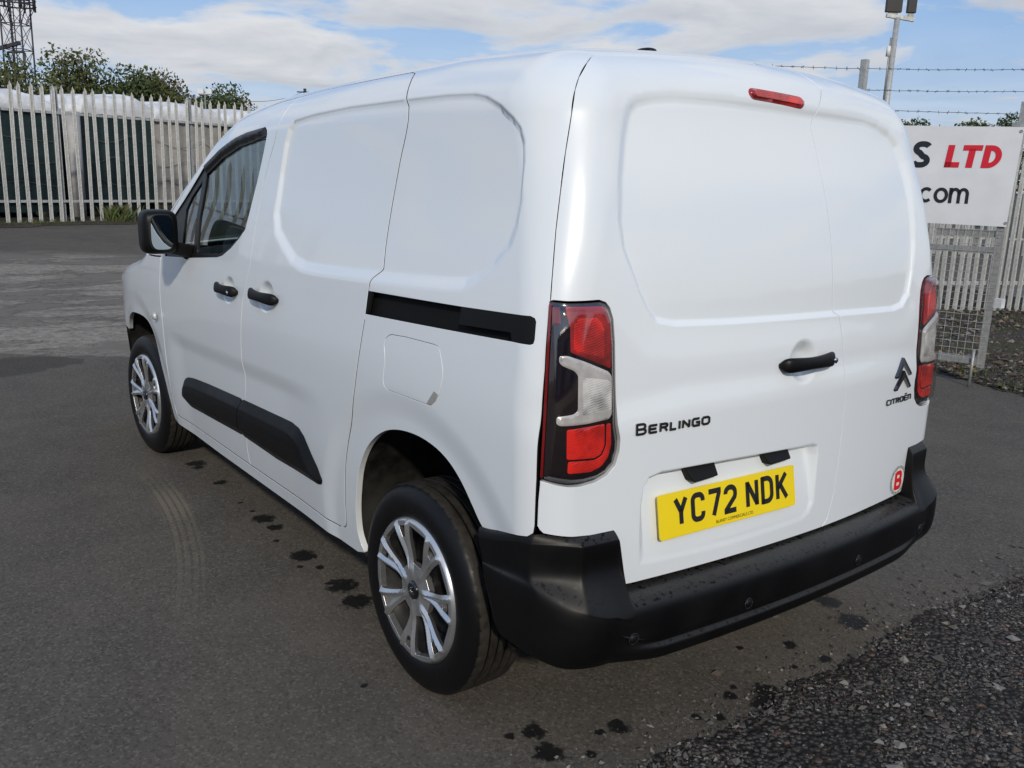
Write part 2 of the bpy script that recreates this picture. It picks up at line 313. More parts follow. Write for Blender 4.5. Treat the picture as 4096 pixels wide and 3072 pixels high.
grass('verge_weeds', 'low weeds scattered on the verge', cs, M_GRASS, 1, .07, 26, .09)

# ================================================================= fences
def galv(name, a=.36, r=.45):
    m, nt, b = new_mat(name); g = G(nt); tc = g.n('ShaderNodeTexCoord'); v = tc.outputs['Object']; oi = g.n('ShaderNodeObjectInfo').outputs['Random']
    n = g.noise(v, 22, 5, .6); s = g.vor(v, 70, 'F1', 'Color'); sr, _, _ = g.xyz(s); st = g.n('ShaderNodeMapping'); g.put(st.inputs[0], v); st.inputs['Scale'].default_value = (30, 30, 1.2); ns = g.noise(st.outputs[0], 1, 4)
    f = g.m('ADD', g.m('MULTIPLY', n, .5), g.m('ADD', g.m('MULTIPLY', sr, .22), g.m('MULTIPLY', ns, .4)))
    c = g.mix(g.rng(f, .3, .85), (a*.62, a*.64, a*.63), (a*1.25, a*1.27, a*1.25)); c = g.mix(g.m('MULTIPLY', oi, .25), c, (a*.75, a*.74, a*.70))
    g.put(b.inputs['Base Color'], c); b.inputs['Metallic'].default_value = .35; g.put(b.inputs['Roughness'], g.rng(f, .3, .8, r+.12, r-.08)); return m
M_GALV = galv('galvanised_steel', .50); M_GALVD = galv('weathered_galvanised', .34)
def pale_mesh(h, w=.068, tip=.10):
    prof = [(-.5, 0), (-.33, .012), (-.14, .003), (0, .015), (.14, .003), (.33, .012), (.5, 0)]; V = []; Fc = []; k = len(prof)
    for t in (0, .0028):
        for lv in (0, 1):
            for x, d in prof: V.append((x*w, -d-t, 0 if lv == 0 else h-tip*abs(x)*2*(1 if abs(x) > .05 else 0)))
    def q(a, b_, fl):
        for i in range(k-1): Fc.append((a+i, a+i+1, b_+i+1, b_+i) if fl else (a+i, b_+i, b_+i+1, a+i+1))
    q(0, k, False); q(2*k, 3*k, True)
    q(k, 3*k, False); q(0, 2*k, True)
    Fc += [(0, 2*k, 3*k, k), (k-1, 2*k-1, 4*k-1, 3*k-1)]
    return mesh_data('pale', V, Fc, M_GALV, False)
def palisade(label, A, B, z0, h, pitch, w, rails, mat=None, posts=2.75, lean=0.):
    A, B = Vector((A[0], A[1], 0)), Vector((B[0], B[1], 0)); d = (B-A).normalized(); L = (B-A).length; nn = Vector((d.y, -d.x, 0))
    if nn.dot(Vector((CP[0], CP[1], 0))-A) < 0: nn = -nn
    F_ = empty('palisade_fence', (A.x, A.y, z0)); tag(F_, label, 'fence')
    me = pale_mesh(h, w); rz = math.atan2(nn.x, -nn.y); rr = random.Random(int(L*100))
    for i in range(int(L/pitch)+1):
        o = link(bpy.data.objects.new('pale', me), F_); p = d*(i*pitch); low = rr.random() < .06
        o.location = (p.x+nn.x*.005, p.y+nn.y*.005, -.06 if low else rr.uniform(-.006, .006)); o.rotation_euler = (rr.gauss(0, .006), rr.gauss(lean, .008), rz)
    for hz in rails:
        mb = MB(); a = -nn*.028+Vector((0, 0, hz)); mb.bar(a, a+d*L, .045, .045); mb.build('rail', M_GALV, F_)
    for i in range(int(L/posts)+1):
        mb = MB(); p = d*(i*posts+.7)-nn*.10; mb.box((p.x-.05, p.y-.05, -.2), (p.x+.05, p.y+.05, h-.03)); mb.build('post', M_GALVD, F_)
    return F_, d, nn
FA = Vector((17.05, -.66, 0)); FD = Vector((.266, -.964, 0)).normalized(); FN = Vector((.964, .266, 0)).normalized()
fa = FA-FD*8.08; fb = FA+FD*14.0
F1, _, _ = palisade('tall galvanised palisade fence in front of the white-topped trailers', fa, fb, .40, 2.47, .193, .075, (.40, 1.98))
gl = [tuple((FA+FD*s+Vector((-.15-.25*rng.random(), 0, 0))).xy)+(.39, rng.uniform(.4, 1.)) for s in np.arange(-4, 7, .13)]+[tuple((FA+FD*s-FN*.35).xy)+(.38, 2.2) for s in (3.15, 3.25, 3.4, 3.5, 3.6)]+[tuple((FA+FD*s-FN*.15).xy)+(.40, 2.8) for s in (1.75, 1.85, 1.9)]
grass('fence_weeds', 'grass and weeds along the foot of the palisade fence', gl, M_GRASS, 2, .11, 34, .13)
grass('dry_weeds', 'dry stalks along the foot of the palisade fence', [q for i, q in enumerate(gl) if i % 2], M_GRASS2, 4, .13, 18, .14)
V = []; Fc = []
for i, s in enumerate(np.arange(-5, 12, .1)):
    for k, o in enumerate((-.75+.12*math.sin(s*2.3)+.06*math.sin(s*7.7), -.3, 1.5)): q = FA+FD*float(s)+FN*o; V.append((q.x, q.y, float(gz(q.x, q.y))+(.006 if k == 0 else .03)))
    if i: b_ = 3*i; Fc += [(b_-3, b_, b_+1, b_-2), (b_-2, b_+1, b_+2, b_-1)]
tag(obj('fence_verge', V, Fc, M_VERGE, None, True), 'strip of soil below the palisade fence', kind='structure')

# covered trailers behind the fence
def tarp(name, a, dark=False):
    m, nt, b = new_mat(name); g = G(nt); tc = g.n('ShaderNodeTexCoord'); v = tc.outputs['Object']; n = g.noise(v, 2.5, 5, .6); n2 = g.noise(v, 11, 4)
    c = g.mix(g.rng(n, .3, .7), tuple(q*.72 for q in a), tuple(min(1, q*1.12) for q in a)); g.put(b.inputs['Base Color'], c); b.inputs['Roughness'].default_value = .55; g.put(b.inputs['Normal'], g.bump(g.m('ADD', n, g.m('MULTIPLY', n2, .2)), .6, .04)); return m
M_TARP = tarp('white_tarpaulin', (.68, .69, .72)); M_GREEN = tarp('dark_green_curtain', (.007, .024, .025)); M_CREAM = tarp('cream_curtain', (.36, .335, .31)); M_ROPE = P('rope', (.10, .09, .07), .8)
def trailer(label, s0, s1, off, ztop, cm, depth=4.2):
    w = s1-s0; o0 = FA+FD*s0+FN*off; T = empty('covered_trailer', (o0.x, o0.y, .40), math.atan2(FD.y, FD.x)); tag(T, label, 'trailer', 'covered trailers behind the palisade fence')
    H = ztop-.40-.40
    # local x along the fence, y away from it (left of x is +y: towards +FN)
    n = 40; V = []; Fc = []
    for j in range(9):
        z = .30+(H-.30)*j/8
        for i in range(n+1): x = w*i/n; V.append((x, .03+.018*math.sin(x*19+.4*math.sin(z*3))*(1-abs(j/4-1)*.3), z))
    for j in range(8):
        for i in range(n): a = j*(n+1)+i; Fc.append((a, a+1, a+n+2, a+n+1))
    obj('side_curtain', V, Fc, cm, T, True)
    mb = MB(); mb.box((0.02, .08, .28), (w-.02, depth, H)); mb.box((.1, .1, .12), (w-.1, depth, .28)); mb.build('body', cm, T)
    for xx in (.35, w-.35):
        mb = MB(); mb.tube((xx, .10, .28), (xx, .34, .28), .28, n=18); mb.build('wheel', M_TARP if False else M_ROPE, T, True)
    # puffed white cover with a drooping skirt
    V = []; Fc = []; m = 14; nn = 26
    sec = [(-.05, 0), (-.065, .10), (-.06, .22), (-.03, .32), (.10, .385), (.4, .42), (1.2, .445), (depth, .43)]
    for i in range(nn+1):
        x = -.04+(w+.08)*i/nn; e = min(1, min(i, nn-i)/5.); wob = .03*math.sin(x*5.1+s0)+.018*math.sin(x*13)
        for k, (yy, zz) in enumerate(sec): V.append((x+(0 if 0 < i < nn else (.03 if i == 0 else -.03)*(k > 2)), yy, H-.03+zz*(.42+.58*math.sqrt(e))+(wob if k > 2 else .006*math.sin(x*17))))
    k = len(sec)
    for i in range(nn):
        for j in range(k-1): a = i*k+j; Fc.append((a, a+k, a+k+1, a+1))
    Fc += [tuple(range(k)), tuple(range(nn*k, nn*k+k))[::-1]]
    obj('tarpaulin_top', V, Fc, M_TARP, T, True)
    for q in range(3):
        mb = MB(); z = H-.42-.42*q; pts = [(w*t, -.012+.02*math.sin(t*9), z-.05*q*t-.16*abs(math.sin(math.pi*(t*1.5+q*.37)))) for t in np.linspace(.03, .97, 22)]; mb.path(pts, .006, 5); mb.build('lashing_rope', M_ROPE, T)
    return T
trailer('dark green curtained trailer with white cover, beside the lattice mast', -3.6, 1.70, 1.6, 2.87, M_GREEN)
trailer('dark green curtained trailer with white cover, next to the cream one', 2.12, 3.68, 1.6, 2.92, M_GREEN)
trailer('cream curtained trailer with white cover and slack lashing ropes', 3.74, 5.45, 1.6, 2.87, M_CREAM)
trailer('cream curtained trailer with white cover, half hidden by the van roof', 5.53, 9.6, 1.6, 2.86, M_CREAM)
q = FA+FD*1.92+FN*1.55; mb = MB(); mb.tube((q.x, q.y, .35), (q.x, q.y, 2.50), .15, n=16); o = mb.build('bollard_post', tarp('pale_post', (.36, .35, .35)), None, True); tag(o, 'thick pale post standing between two green trailers', 'post')

# right-hand fence with barbed wire
RA = Vector((4.323, -8.768, 0)); RD = Vector((-.363, -.932, 0)).normalized()
a = RA-RD*4.0; b_ = RA+RD*3.4
F2, rd, rn = palisade('palisade fence with barbed wire strands standing behind the sign', a, b_, .03, 1.95, .119, .072, (.36, 1.55))
M_WIRE = P('wire_steel', (.05, .05, .052), .5, metal=.6)
for s, z in ((4.0-1.36, 2.90), (4.0+.96, 2.56)):
    p = rd*s-rn*.06; mb = MB(); mb.box((p.x-.035, p.y-.035, -.1), (p.x+.035, p.y+.035, z)); mb.build('tall_post', M_GALV, F2)
for (s0, z0), (s1, z1) in (((-2.6, 2.79), (.85, 2.965)), ((-2.6, 2.57), (.87, 2.713)), ((-2.6, 2.38), (.88, 2.456))):
    mb = MB(); pts = []
    for i in range(41):
        t = i/40; p = rd*(4.0+s0+(s1-s0+.6)*t)-rn*.10; pts.append(Vector((p.x, p.y, z0-.03+(z1-z0)*t*(1+.6/(s1-s0))-.02*math.sin(math.pi*t)+rng.uniform(-.003, .003))))
    mb.path(pts, .0030, 5)
    t = .02
    while t < 1:
        i = t*40; k = min(39, int(i)); p = pts[k].lerp(pts[k+1], i-k)
        for _ in range(3): v = Vector((rng.uniform(-1, 1), rng.uniform(-1, 1), rng.uniform(-1, 1))).normalized()*.022; mb.tube(p-v, p+v, .0020, n=4)
        t += rng.uniform(.028, .040)
    mb.build('barbed_wire', M_WIRE, F2)
a = Vector((9.87, -19.66, 0))+Vector((3, 4.4, 0)); b_ = Vector((8.9, -21.1, 0))+Vector((-2.5, -3.8, 0))
palisade('far palisade fence glimpsed through the mesh of the gate', a, b_, .0, 2.4, .16, .07, (.4, 2.0), posts=3.)

# mesh gate that carries the sign
GA = rad(200); gd = Vector((math.cos(GA), math.sin(GA), 0)); gn_ = Vector((-gd.y, gd.x, 0)); g0 = Vector((1.98, -5.013, 0))
if gn_.dot(Vector((CP[0], CP[1], 0))-g0) < 0: gn_ = -gn_
GATE = empty('mesh_gate', g0); tag(GATE, 'galvanised welded-mesh gate with a drop bolt, holding up the white sign', 'gate')
def gp(s, z, o=0.): return gd*s+Vector((0, 0, z))+gn_*o
mb = MB(); mb.bar(gp(.045, .16), gp(.045, 2.02), .055, .055, gd); mb.build('stile', M_GALVD, GATE)
mb = MB(); mb.bar(gp(-3.0, .16), gp(-3.0, 2.02), .055, .055, gd); mb.build('stile', M_GALVD, GATE)
for z in (.205, 1.072, 1.95):
    mb = MB(); mb.bar(gp(-2.97, z), gp(.017, z), .05, .05); mb.build('rail', M_GALVD, GATE)
for (sa, sb) in ((-.40, -.13), (-.09, .017)):
    mb = MB(); mb.bar(gp(sa, 1.196, .0), gp(sb, 1.196, .0), .03, .05); mb.build('latch_bar', M_GALVD, GATE)
mb = MB(); mb.bar(gp(-.115, 1.10), gp(-.115, 1.99), .03, .035, gd); mb.build('upright', M_GALVD, GATE)
mb = MB()
for s in np.arange(-2.97, .07, .0545): mb.tube(gp(float(s), .18, .028), gp(float(s), 1.99, .028), .0016, n=4, caps=False)
for z in np.arange(.19, 1.99, .0545): mb.tube(gp(-2.99, float(z), .0305), gp(.065, float(z), .0305), .0018, n=4, caps=False)
o = mb.build('mesh_infill', M_GALV, GATE); o['kind'] = 'stuff'
mb = MB(); mb.tube(gp(-.01, .30, .04), gp(-.012, -.01, .04), .011, n=10); mb.build('drop_bolt', M_GALVD, GATE, True)
mb = MB(); mb.box((-.03, -.03, -.02), (.03, .03, .05)); o = mb.build('hinge_bracket', M_TARP, GATE); o.location = gp(.11, .66, .0)
# the sign
SG = empty('sign_board', g0+gn_*.05); tag(SG, 'white sign board with black and red lettering fixed to the mesh gate', 'sign')
M_SIGN = P('sign_white', (.70, .715, .74), .40, coat=.2, coat_r=.15, noise=(5, .06, 8)); M_SK = P('sign_black', (.012, .013, .018), .4); M_SR = P('sign_red', (.62, .012, .028), .4)
SV_ = [gp(-2.6, 1.262), gp(.082, 1.257), gp(.104, 1.984), gp(-2.6, 2.03)]
SV_ = SV_+[v-gn_*.006 for v in SV_]; obj('board', SV_, [(0, 1, 2, 3), (7, 6, 5, 4), (0, 4, 5, 1), (1, 5, 6, 2), (2, 6, 7, 3), (3, 7, 4, 0)], M_SIGN, SG, False)
def sign_shape(name, mat, polys):
    V = []; Fc = []
    for pl in polys:
        i = len(V); V += [gp(s, z, .0035) for s, z in pl]; Fc.append(tuple(range(i, i+len(pl))))
    obj(name, V, Fc, mat, SG, False)
def fat(pts, w, closed=False):
    """thick stroke as a list of quads in (s, z)"""
    Q = []; P_ = [Vector(p) for p in pts]; n = len(P_); Ls = []; Rs = []
    for i in range(n):
        a = P_[i-1] if i or closed else None; b = P_[(i+1) % n] if i < n-1 or closed else None
        d1 = (P_[i]-a).normalized() if a is not None else None; d2 = (b-P_[i]).normalized() if b is not None else None
        d = (d1+d2).normalized() if d1 is not None and d2 is not None else (d1 or d2); k = 1/max(.5, d.dot(d1 if d1 is not None else d2)); nv = Vector((-d.y, d.x))*w/2*k; Ls.append(P_[i]+nv); Rs.append(P_[i]-nv)
    for i in range(n if closed else n-1): j = (i+1) % n; Q.append([tuple(Rs[i]), tuple(Rs[j]), tuple(Ls[j]), tuple(Ls[i])])
    return Q
def elp(cx, cy, rx, ry, a0, a1, n=14): return [(cx+rx*math.cos(rad(a0+(a1-a0)*i/n)), cy+ry*math.sin(rad(a0+(a1-a0)*i/n))) for i in range(n+1)]
it = lambda pl, z0=1.686: [(s+.10*(z-z0), z) for s, z in pl]
# heavy slanted S, then L T D in red, then .com
S_ = elp(-.565, 1.829, .042, .030, 25, 90, 6)+elp(-.578, 1.826, .040, .033, 90, 250, 10)+elp(-.575, 1.734, .044, .033, 75, -90, 10)+elp(-.590, 1.734, .042, .033, -90, -160, 6)
sign_shape('letter_s', M_SK, fat(S_, .042))
z0, z1 = 1.686, 1.853
sign_shape('letter_l', M_SR, [it(q) for q in fat([(-.382, z1), (-.382, z0)], .046)+[[(-.405, z0), (-.302, z0), (-.302, z0+.040), (-.405, z0+.040)]]])
sign_shape('letter_t', M_SR, [it(q) for q in [[(-.298, z1-.040), (-.165, z1-.040), (-.165, z1), (-.298, z1)]]+fat([(-.232, z1-.03), (-.232, z0)], .046)])
dd_ = [(-.150, z0), (-.105, z0)]+elp(-.105, (z0+z1)/2, .080, (z1-z0)/2, -90, 90, 14)+[(-.150, z1)]
di = [(-.104, z0+.040), (-.100, z0+.040)]+elp(-.100, (z0+z1)/2, .034, (z1-z0)/2-.040, -90, 90, 14)+[(-.104, z1-.040)]
n_ = len(dd_); sign_shape('letter_d', M_SR, [it([dd_[i], dd_[(i+1) % n_], di[(i+1) % n_], di[i]]) for i in range(n_)])
zc = 1.474
sign_shape('letter_o', M_SK, fat(elp(-.398, zc, .040, .047, 0, 360, 24)[:-1], .024, True))
sign_shape('letter_c', M_SK, fat(elp(-.505, zc, .040, .047, 45, 315, 18), .024))
sign_shape('dot', M_SK, [[(-.585, 1.417), (-.563, 1.417), (-.563, 1.440), (-.585, 1.440)]])
sign_shape('letter_m', M_SK, fat([(-.330, 1.533), (-.330, 1.417)], .024)+fat([(-.330, 1.48)]+elp(-.299, 1.487, .028, .036, 180, 0, 10)+[(-.271, 1.417)], .023)+fat([(-.271, 1.48)]+elp(-.241, 1.487, .028, .036, 180, 0, 10)+[(-.213, 1.417)], .023))
for s, z in ((.075, 1.285), (.088, 1.955)):
    mb = MB(); mb.tube(gp(s, z, -.002), gp(s, z, .006), .011, n=10); mb.build('fixing_bolt', M_GALVD, SG)

# floodlight pole
FP = empty('floodlight_pole', (6.20, -10.18, 0)); tag(FP, 'slim galvanised pole with two black floodlights beyond the barbed wire', 'lamp post')
base_p = Vector((6.20, -10.18, 0)); top_p = Vector((6.384, -10.539, 3.90)); dv = top_p-base_p; dv = Vector((dv.x*.9, dv.y*.9, dv.z))
mb = MB(); mb.tube((0, 0, 0), dv, .05, .038, 14); mb.build('pole', M_GALV, FP, True)
rt = Vector((_r[0], _r[1], 0)).normalized()
mb = MB(); mb.bar(dv-rt*.16+Vector((0, 0, .03)), dv+rt*.24-Vector((0, 0, .02)), .05, .05); mb.build('cross_arm', M_GALV, FP)
for k, w in ((-.07, .115), (.185, .065)):
    mb = MB(); c = dv+rt*k+Vector((0, 0, .20)); mb.bar(c-Vector((0, 0, .13)), c+Vector((0, 0, .16)), w*2, .06, rt.cross(Vector((0, 0, 1)))); bevel(mb.build('floodlight', M_LINER0 if False else P('lamp_black_case', (.012, .012, .014), .45), FP), .008)
    mb = MB(); mb.bar(c-Vector((0, 0, .19)), c-Vector((0, 0, .12)), w*1.2, .02, rt.cross(Vector((0, 0, 1)))); mb.build('lamp_bracket', M_GALVD, FP)
mb = MB(); c = dv*.90-rt*.07; mb.tube(c, c-Vector((0, 0, .14)), .03, n=12); mb.build('sensor', P('sensor_white', (.7, .7, .7), .4), FP, True)
mb = MB(); mb.tube(dv*.93-rt*.055, dv*.70-rt*.05, .012, n=8); mb.build('cable_conduit', M_GALVD, FP, True)

# ================================================================= trees, mast, far things
def leafm(name, a, b_):
    m, nt, bs = new_mat(name); g = G(nt); tc = g.n('ShaderNodeTexCoord'); n = g.noise(tc.outputs['Object'], .9, 4); n2 = g.noise(tc.outputs['Object'], 9, 3)
    g.put(bs.inputs['Base Color'], g.mix(g.m('ADD', g.m('MULTIPLY', g.rng(n, .3, .7), .7), g.m('MULTIPLY', n2, .3)), a, b_)); bs.inputs['Roughness'].default_value = .6; bs.inputs['Specular IOR Level'].default_value = .3; return m
M_LEAF = [leafm('leaf_olive', (.050, .062, .020), (.12, .13, .045)), leafm('leaf_green', (.035, .058, .018), (.090, .12, .038)), leafm('leaf_brown_green', (.060, .056, .020), (.12, .105, .040))]
M_BARK = P('bark', (.06, .05, .042), .9, noise=(6, .4))
def tree(label, base, H, R, mi, seed, n=2600, ls=.115, gaps=.5, group='trees beyond the fence'):
    r = np.random.default_rng(seed); n = int(n*1.9); T = empty('tree', base); tag(T, label, 'tree', group)
    mb = MB(); th = H*.45; mb.tube((0, 0, -.3), (0, 0, th), H*.028, H*.018, 8)
    cl = []
    for k in range(15):
        a = r.uniform(0, 6.28); rr = R*math.sqrt(r.uniform(.05, 1))*.72; z = H*r.uniform(.22, .88); rr *= 1-.55*max(0, (z/H-.55)/.45); c = Vector((rr*math.cos(a), rr*math.sin(a), z)); cl.append((c, R*r.uniform(.30, .50)))
        mb.tube((0, 0, th*r.uniform(.5, 1)), c, H*.012, H*.004, 5)
    mb.build('trunk', M_BARK, T, True)
    cl.append((Vector((0, 0, H*.84)), R*.36))
    V = np.zeros((n, 4, 3)); wts = np.array([q[1]**2 for q in cl]); wts /= wts.sum(); pick = r.choice(len(cl), n, p=wts)
    cc = np.array([tuple(q[0]) for q in cl])[pick]; rr = np.array([q[1] for q in cl])[pick]
    d = r.normal(size=(n, 3)); d /= np.linalg.norm(d, axis=1)[:, None]; rad_ = rr*np.clip(r.uniform(0, 1, n)**.4*1.05+r.normal(0, .08, n), .1, 1.35); pos = cc+d*rad_[:, None]*[1, 1, .85]; pos[:, 2] = np.minimum(pos[:, 2], H*1.02)
    u = r.normal(size=(n, 3)); u /= np.linalg.norm(u, axis=1)[:, None]; w = np.cross(u, r.normal(size=(n, 3))); w /= np.linalg.norm(w, axis=1)[:, None]; s = ls*r.uniform(.5, 1.3, n)[:, None]
    V[:, 0] = pos-u*s; V[:, 1] = pos-w*s*.5; V[:, 2] = pos+u*s; V[:, 3] = pos+w*s*.5
    obj('crown', V.reshape(-1, 3), np.arange(n*4).reshape(n, 4), M_LEAF[mi], T, False); return T
def tp(s, off): q = FA+FD*s+FN*off; return (q.x, q.y, .3)
TR_ = [(9.6, 6.5, 3.1, 0, 'thin-leaved tree behind the lattice mast', 2600), (12.2, 6.8, 3.0, 0, 'airy olive tree at the foot of the lattice mast', 2600), (14.6, 6.7, 2.5, 0, 'slender olive tree between the mast and a bushier tree', 2400), (16.9, 7.1, 2.6, 0, 'olive tree rising above its neighbours beyond the trailers', 3400), (14.6, 4.8, 3.6, 2, 'low brownish bush below the olive trees', 4200), (17.9, 5.9, 2.9, 1, 'dark green bushy tree behind the second trailer', 4200), (19.8, 6.4, 3.0, 1, 'broad green tree with a rounded crown beyond the trailers', 4600), (21.7, 6.6, 2.5, 2, 'olive-brown bush stepping down from the broad green tree', 3600), (23.4, 6.4, 2.2, 1, 'small green bush beside the white floodlights', 3000), (25.0, 6.1, 2.2, 1, 'small bush right of the white floodlights', 2600), (26.8, 5.9, 2.2, 2, 'lowest olive bush before the sky opens', 2600), (28.8, 5.5, 2.2, 1, 'far low bush just over the fence tops', 2200), (20.9, 6.2, 2.3, 0, 'olive bush filling the dip behind the cream trailer', 3600), (22.4, 6.0, 2.2, 2, 'brown-green bush left of the white floodlights', 3200), (23.6, 5.9, 2.0, 0, 'pale olive bush below the white floodlights', 3000), (18.8, 5.3, 2.4, 1, 'low green bush under the broad tree', 3000), (24.3, 5.6, 2.0, 1, 'green bush between the olive bushes near the floodlights', 2600), (26.0, 5.4, 2.0, 0, 'olive bush toward the end of the tree line', 2400), (27.8, 5.1, 1.9, 1, 'last green bush of the tree line over the fence', 2200)]
for i, (s, top, R, mi, lb, n) in enumerate(TR_): tree(lb, tp(s, 30+(i % 3)*1.5), (top-.3)*1.0, R*1.15, mi, 20+i, n)
for i, (x, y, top, R, lb) in enumerate(((24.2, -41.5, 5.15, 1.2, 'bush top showing over the sign beside the van'), (23.2, -43.0, 5.0, 1.0, 'small bush top showing over the middle of the sign'), (22.2, -44.3, 5.45, 1.3, 'round bush top above the red lettering'), (21.2, -45.6, 5.7, 1.4, 'taller bush top above the right end of the sign'), (25.4, -40.2, 4.4, 1.3, 'bush hidden mostly by the van roof'))):
    tree(lb, (x, y, 0), top, R*1.2, 1, 60+i, 1800, .10, group='bushes beyond the sign')
# lattice mast
MC = Vector((69.5, -9.6, 0)); MAST = empty('lattice_mast', MC); tag(MAST, 'tall dark lattice mast with antenna frames above the trees', 'mast'); M_MAST = P('mast_steel', (.045, .043, .055), .6, metal=.3)
rl = rt; fw = Vector((_f[0], _f[1], 0)).normalized(); hw = .66
legs = [rl*a+fw*b_ for a, b_ in ((-hw, -hw), (hw, -hw), (hw, hw), (-hw, hw))]
for l in legs: mb = MB(); mb.tube(l, l+Vector((0, 0, 16)), .055, n=8); mb.build('leg', M_MAST, MAST, True)
mb = MB()
for k in range(8):
    z = 1.6*k+.7
    for i in range(4):
        a, b_ = legs[i], legs[(i+1) % 4]; up = Vector((0, 0, 1)); mb.tube(a+up*z, b_+up*z, .032, n=6); mb.tube(a+up*z, b_+up*(z+1.6), .020, n=5); mb.tube(b_+up*z, a+up*(z+1.6), .020, n=5)
mb.build('bracing', M_MAST, MAST, True)
mb = MB(); c = rl*-.25
for k in (-.13, .13): mb.tube(c+rl*k, c+rl*k+Vector((0, 0, 16)), .035, n=6)
for z in np.arange(.3, 16, .22): mb.tube(c-rl*.13+Vector((0, 0, float(z))), c+rl*.13+Vector((0, 0, float(z))), .016, n=5)
mb.build('ladder', M_MAST, MAST, True)
mb = MB(); up = Vector((0, 0, 1))
for z in (11.5, 11.85):
    ring = [rl*(1.25*math.cos(a))+fw*(1.25*math.sin(a))+up*z for a in np.linspace(0, 2*math.pi, 13)]; mb.path(ring, .05, 6)
for a in np.linspace(0, 2*math.pi, 9)[:-1]: q = rl*(1.25*math.cos(a))+fw*(1.25*math.sin(a)); mb.tube(q+up*11.2, q+up*12.6, .07, n=8); mb.tube(q*.5+up*10.3, q+up*11.5, .028, n=5)
mb.build('head_frame', M_MAST, MAST, True)
mb = MB(); mb.bar(rl*-2.4+up*8.45, rl*.15+up*9.15, .25, .22); mb.build('dish_boom', M_MAST, MAST)
mb = MB(); 
for x0, x1, z0, z1 in ((-.35, .75, 8.45, 8.50), (-.15, .70, 7.45, 7.55), (-.35, -.15, 8.45, 7.5), (.78, .66, 8.45, 7.35)): mb.tube(rl*x0-fw*.7+up*z0, rl*x1-fw*.7+up*z1, .075, n=6)
mb.build('antenna_cage', M_MAST, MAST, True)
mb = MB(); mb.tube(-rl*.05, -rl*.05+up*7.2, .16, .13, 10); mb.build('lower_tube', M_MAST, MAST, True)
# white floodlights on a far pole, utility pole and cable
q = Vector((45.5, -13.8, 0)); FL = empty('floodlight_pole', q); tag(FL, 'distant thin pole carrying two small white floodlights', 'lamp post')
mb = MB(); mb.tube((0, 0, 0), (0, 0, 5.0), .04, n=6); mb.build('pole', M_GALVD, FL)
mb = MB(); mb.bar(-rl*.25+up*5.0, rl*.25+up*5.0, .04, .04); mb.build('cross_arm', M_GALVD, FL)
for k in (-.2, .2): mb = MB(); mb.bar(rl*k+up*5.03, rl*k+up*5.28, .30, .12, fw); mb.build('floodlight', M_SIGN, FL)
q = Vector((76.8, -33.35, 0)); UP = empty('utility_pole', q); tag(UP, 'distant wooden utility pole just over the van roof', 'pole'); mb = MB(); mb.tube((0, 0, 0), (0, 0, 8.5), .14, n=8); mb.build('pole', M_BARK, UP); mb = MB(); mb.bar(-rl*.7+up*8.2, rl*.7+up*8.2, .1, .1); mb.build('cross_arm', M_BARK, UP)
a = Vector((45.5, -13.8, 4.95)); b_ = Vector((76.8, -33.35, 8.3)); mb = MB(); mb.path([a.lerp(b_, t)-up*(.55*4*t*(1-t)) for t in np.linspace(0, 1, 20)], .016, 5); tag(mb.build('overhead_cable', M_WIRE), 'thin overhead cable sagging towards the utility pole', 'cable')

# long low warehouse across the yard, behind where the picture is taken from (its image shows in the van's mirror)
WH = empty('warehouse', (-26, 13, 0), rad(62)); tag(WH, 'long low grey metal-clad warehouse across the yard behind the van', 'building')
M_CLAD = P('grey_cladding', (.22, .23, .25), .5, noise=(1.2, .12)); M_ROOFM = P('roof_sheet', (.30, .31, .33), .5, noise=(2, .1)); M_SHUT = P('shutter_blue', (.05, .08, .14), .5)
V = []; Fc = []
n = 240
for i in range(n+1):
    x = -18+36*i/n; y = .05*(1 if (i//2) % 2 else 0)
    V += [(x, -6-y, 0), (x, -6-y, 4.2)]
    if i: Fc.append((2*i-2, 2*i, 2*i+1, 2*i-1))
obj('front_wall', V, Fc, M_CLAD, WH, False)
mb = MB(); mb.box((-18, -5.9, 0), (18, 6, 4.15)); mb.build('wall', M_CLAD, WH)
mb = MB(); mb.add([(-18.3, -6.4, 4.1), (18.3, -6.4, 4.1), (18.3, 0, 5.3), (-18.3, 0, 5.3), (-18.3, 6.4, 4.1), (18.3, 6.4, 4.1)], [(0, 1, 2, 3), (3, 2, 5, 4), (0, 3, 4), (1, 5, 2)]); mb.build('roof', M_ROOFM, WH)
for x in (-11, -3, 6):
    mb = MB(); mb.box((x, -6.14, 0), (x+3.6, -6.06, 3.4)); mb.build('roller_shutter', M_SHUT, WH)
# ---------------------------------------------------------------- van body surface (metres; X forward, Y left, Z up)
def smooth_table(xs, ys, lo, hi, sig, n=1200):
    g = np.linspace(lo, hi, n); f = np.interp(g, xs, ys); h = (hi-lo)/(n-1)
    k = np.arange(-int(3*sig/h)-1, int(3*sig/h)+2)*h; w = np.exp(-.5*(k/sig)**2); w /= w.sum()
    p = len(k)//2
    e = np.concatenate([f[0]+(f[1]-f[0])*np.arange(-p, 0), f, f[-1]+(f[-1]-f[-2])*np.arange(1, p+1)])
    return g, np.convolve(e, w, 'valid')
def sstep(a, b, x):
    t = np.clip((x-a)/(b-a), 0, 1); return t*t*(3-2*t)
T_WID = smooth_table([.1,.25,.40,.60,.80,.95,1.10,1.25,1.45,1.65,1.80,1.95],
                     [.852,.868,.890,.908,.917,.919,.9013,.8832,.8456,.8199,.8029,.7839], .1, 1.95, .05)
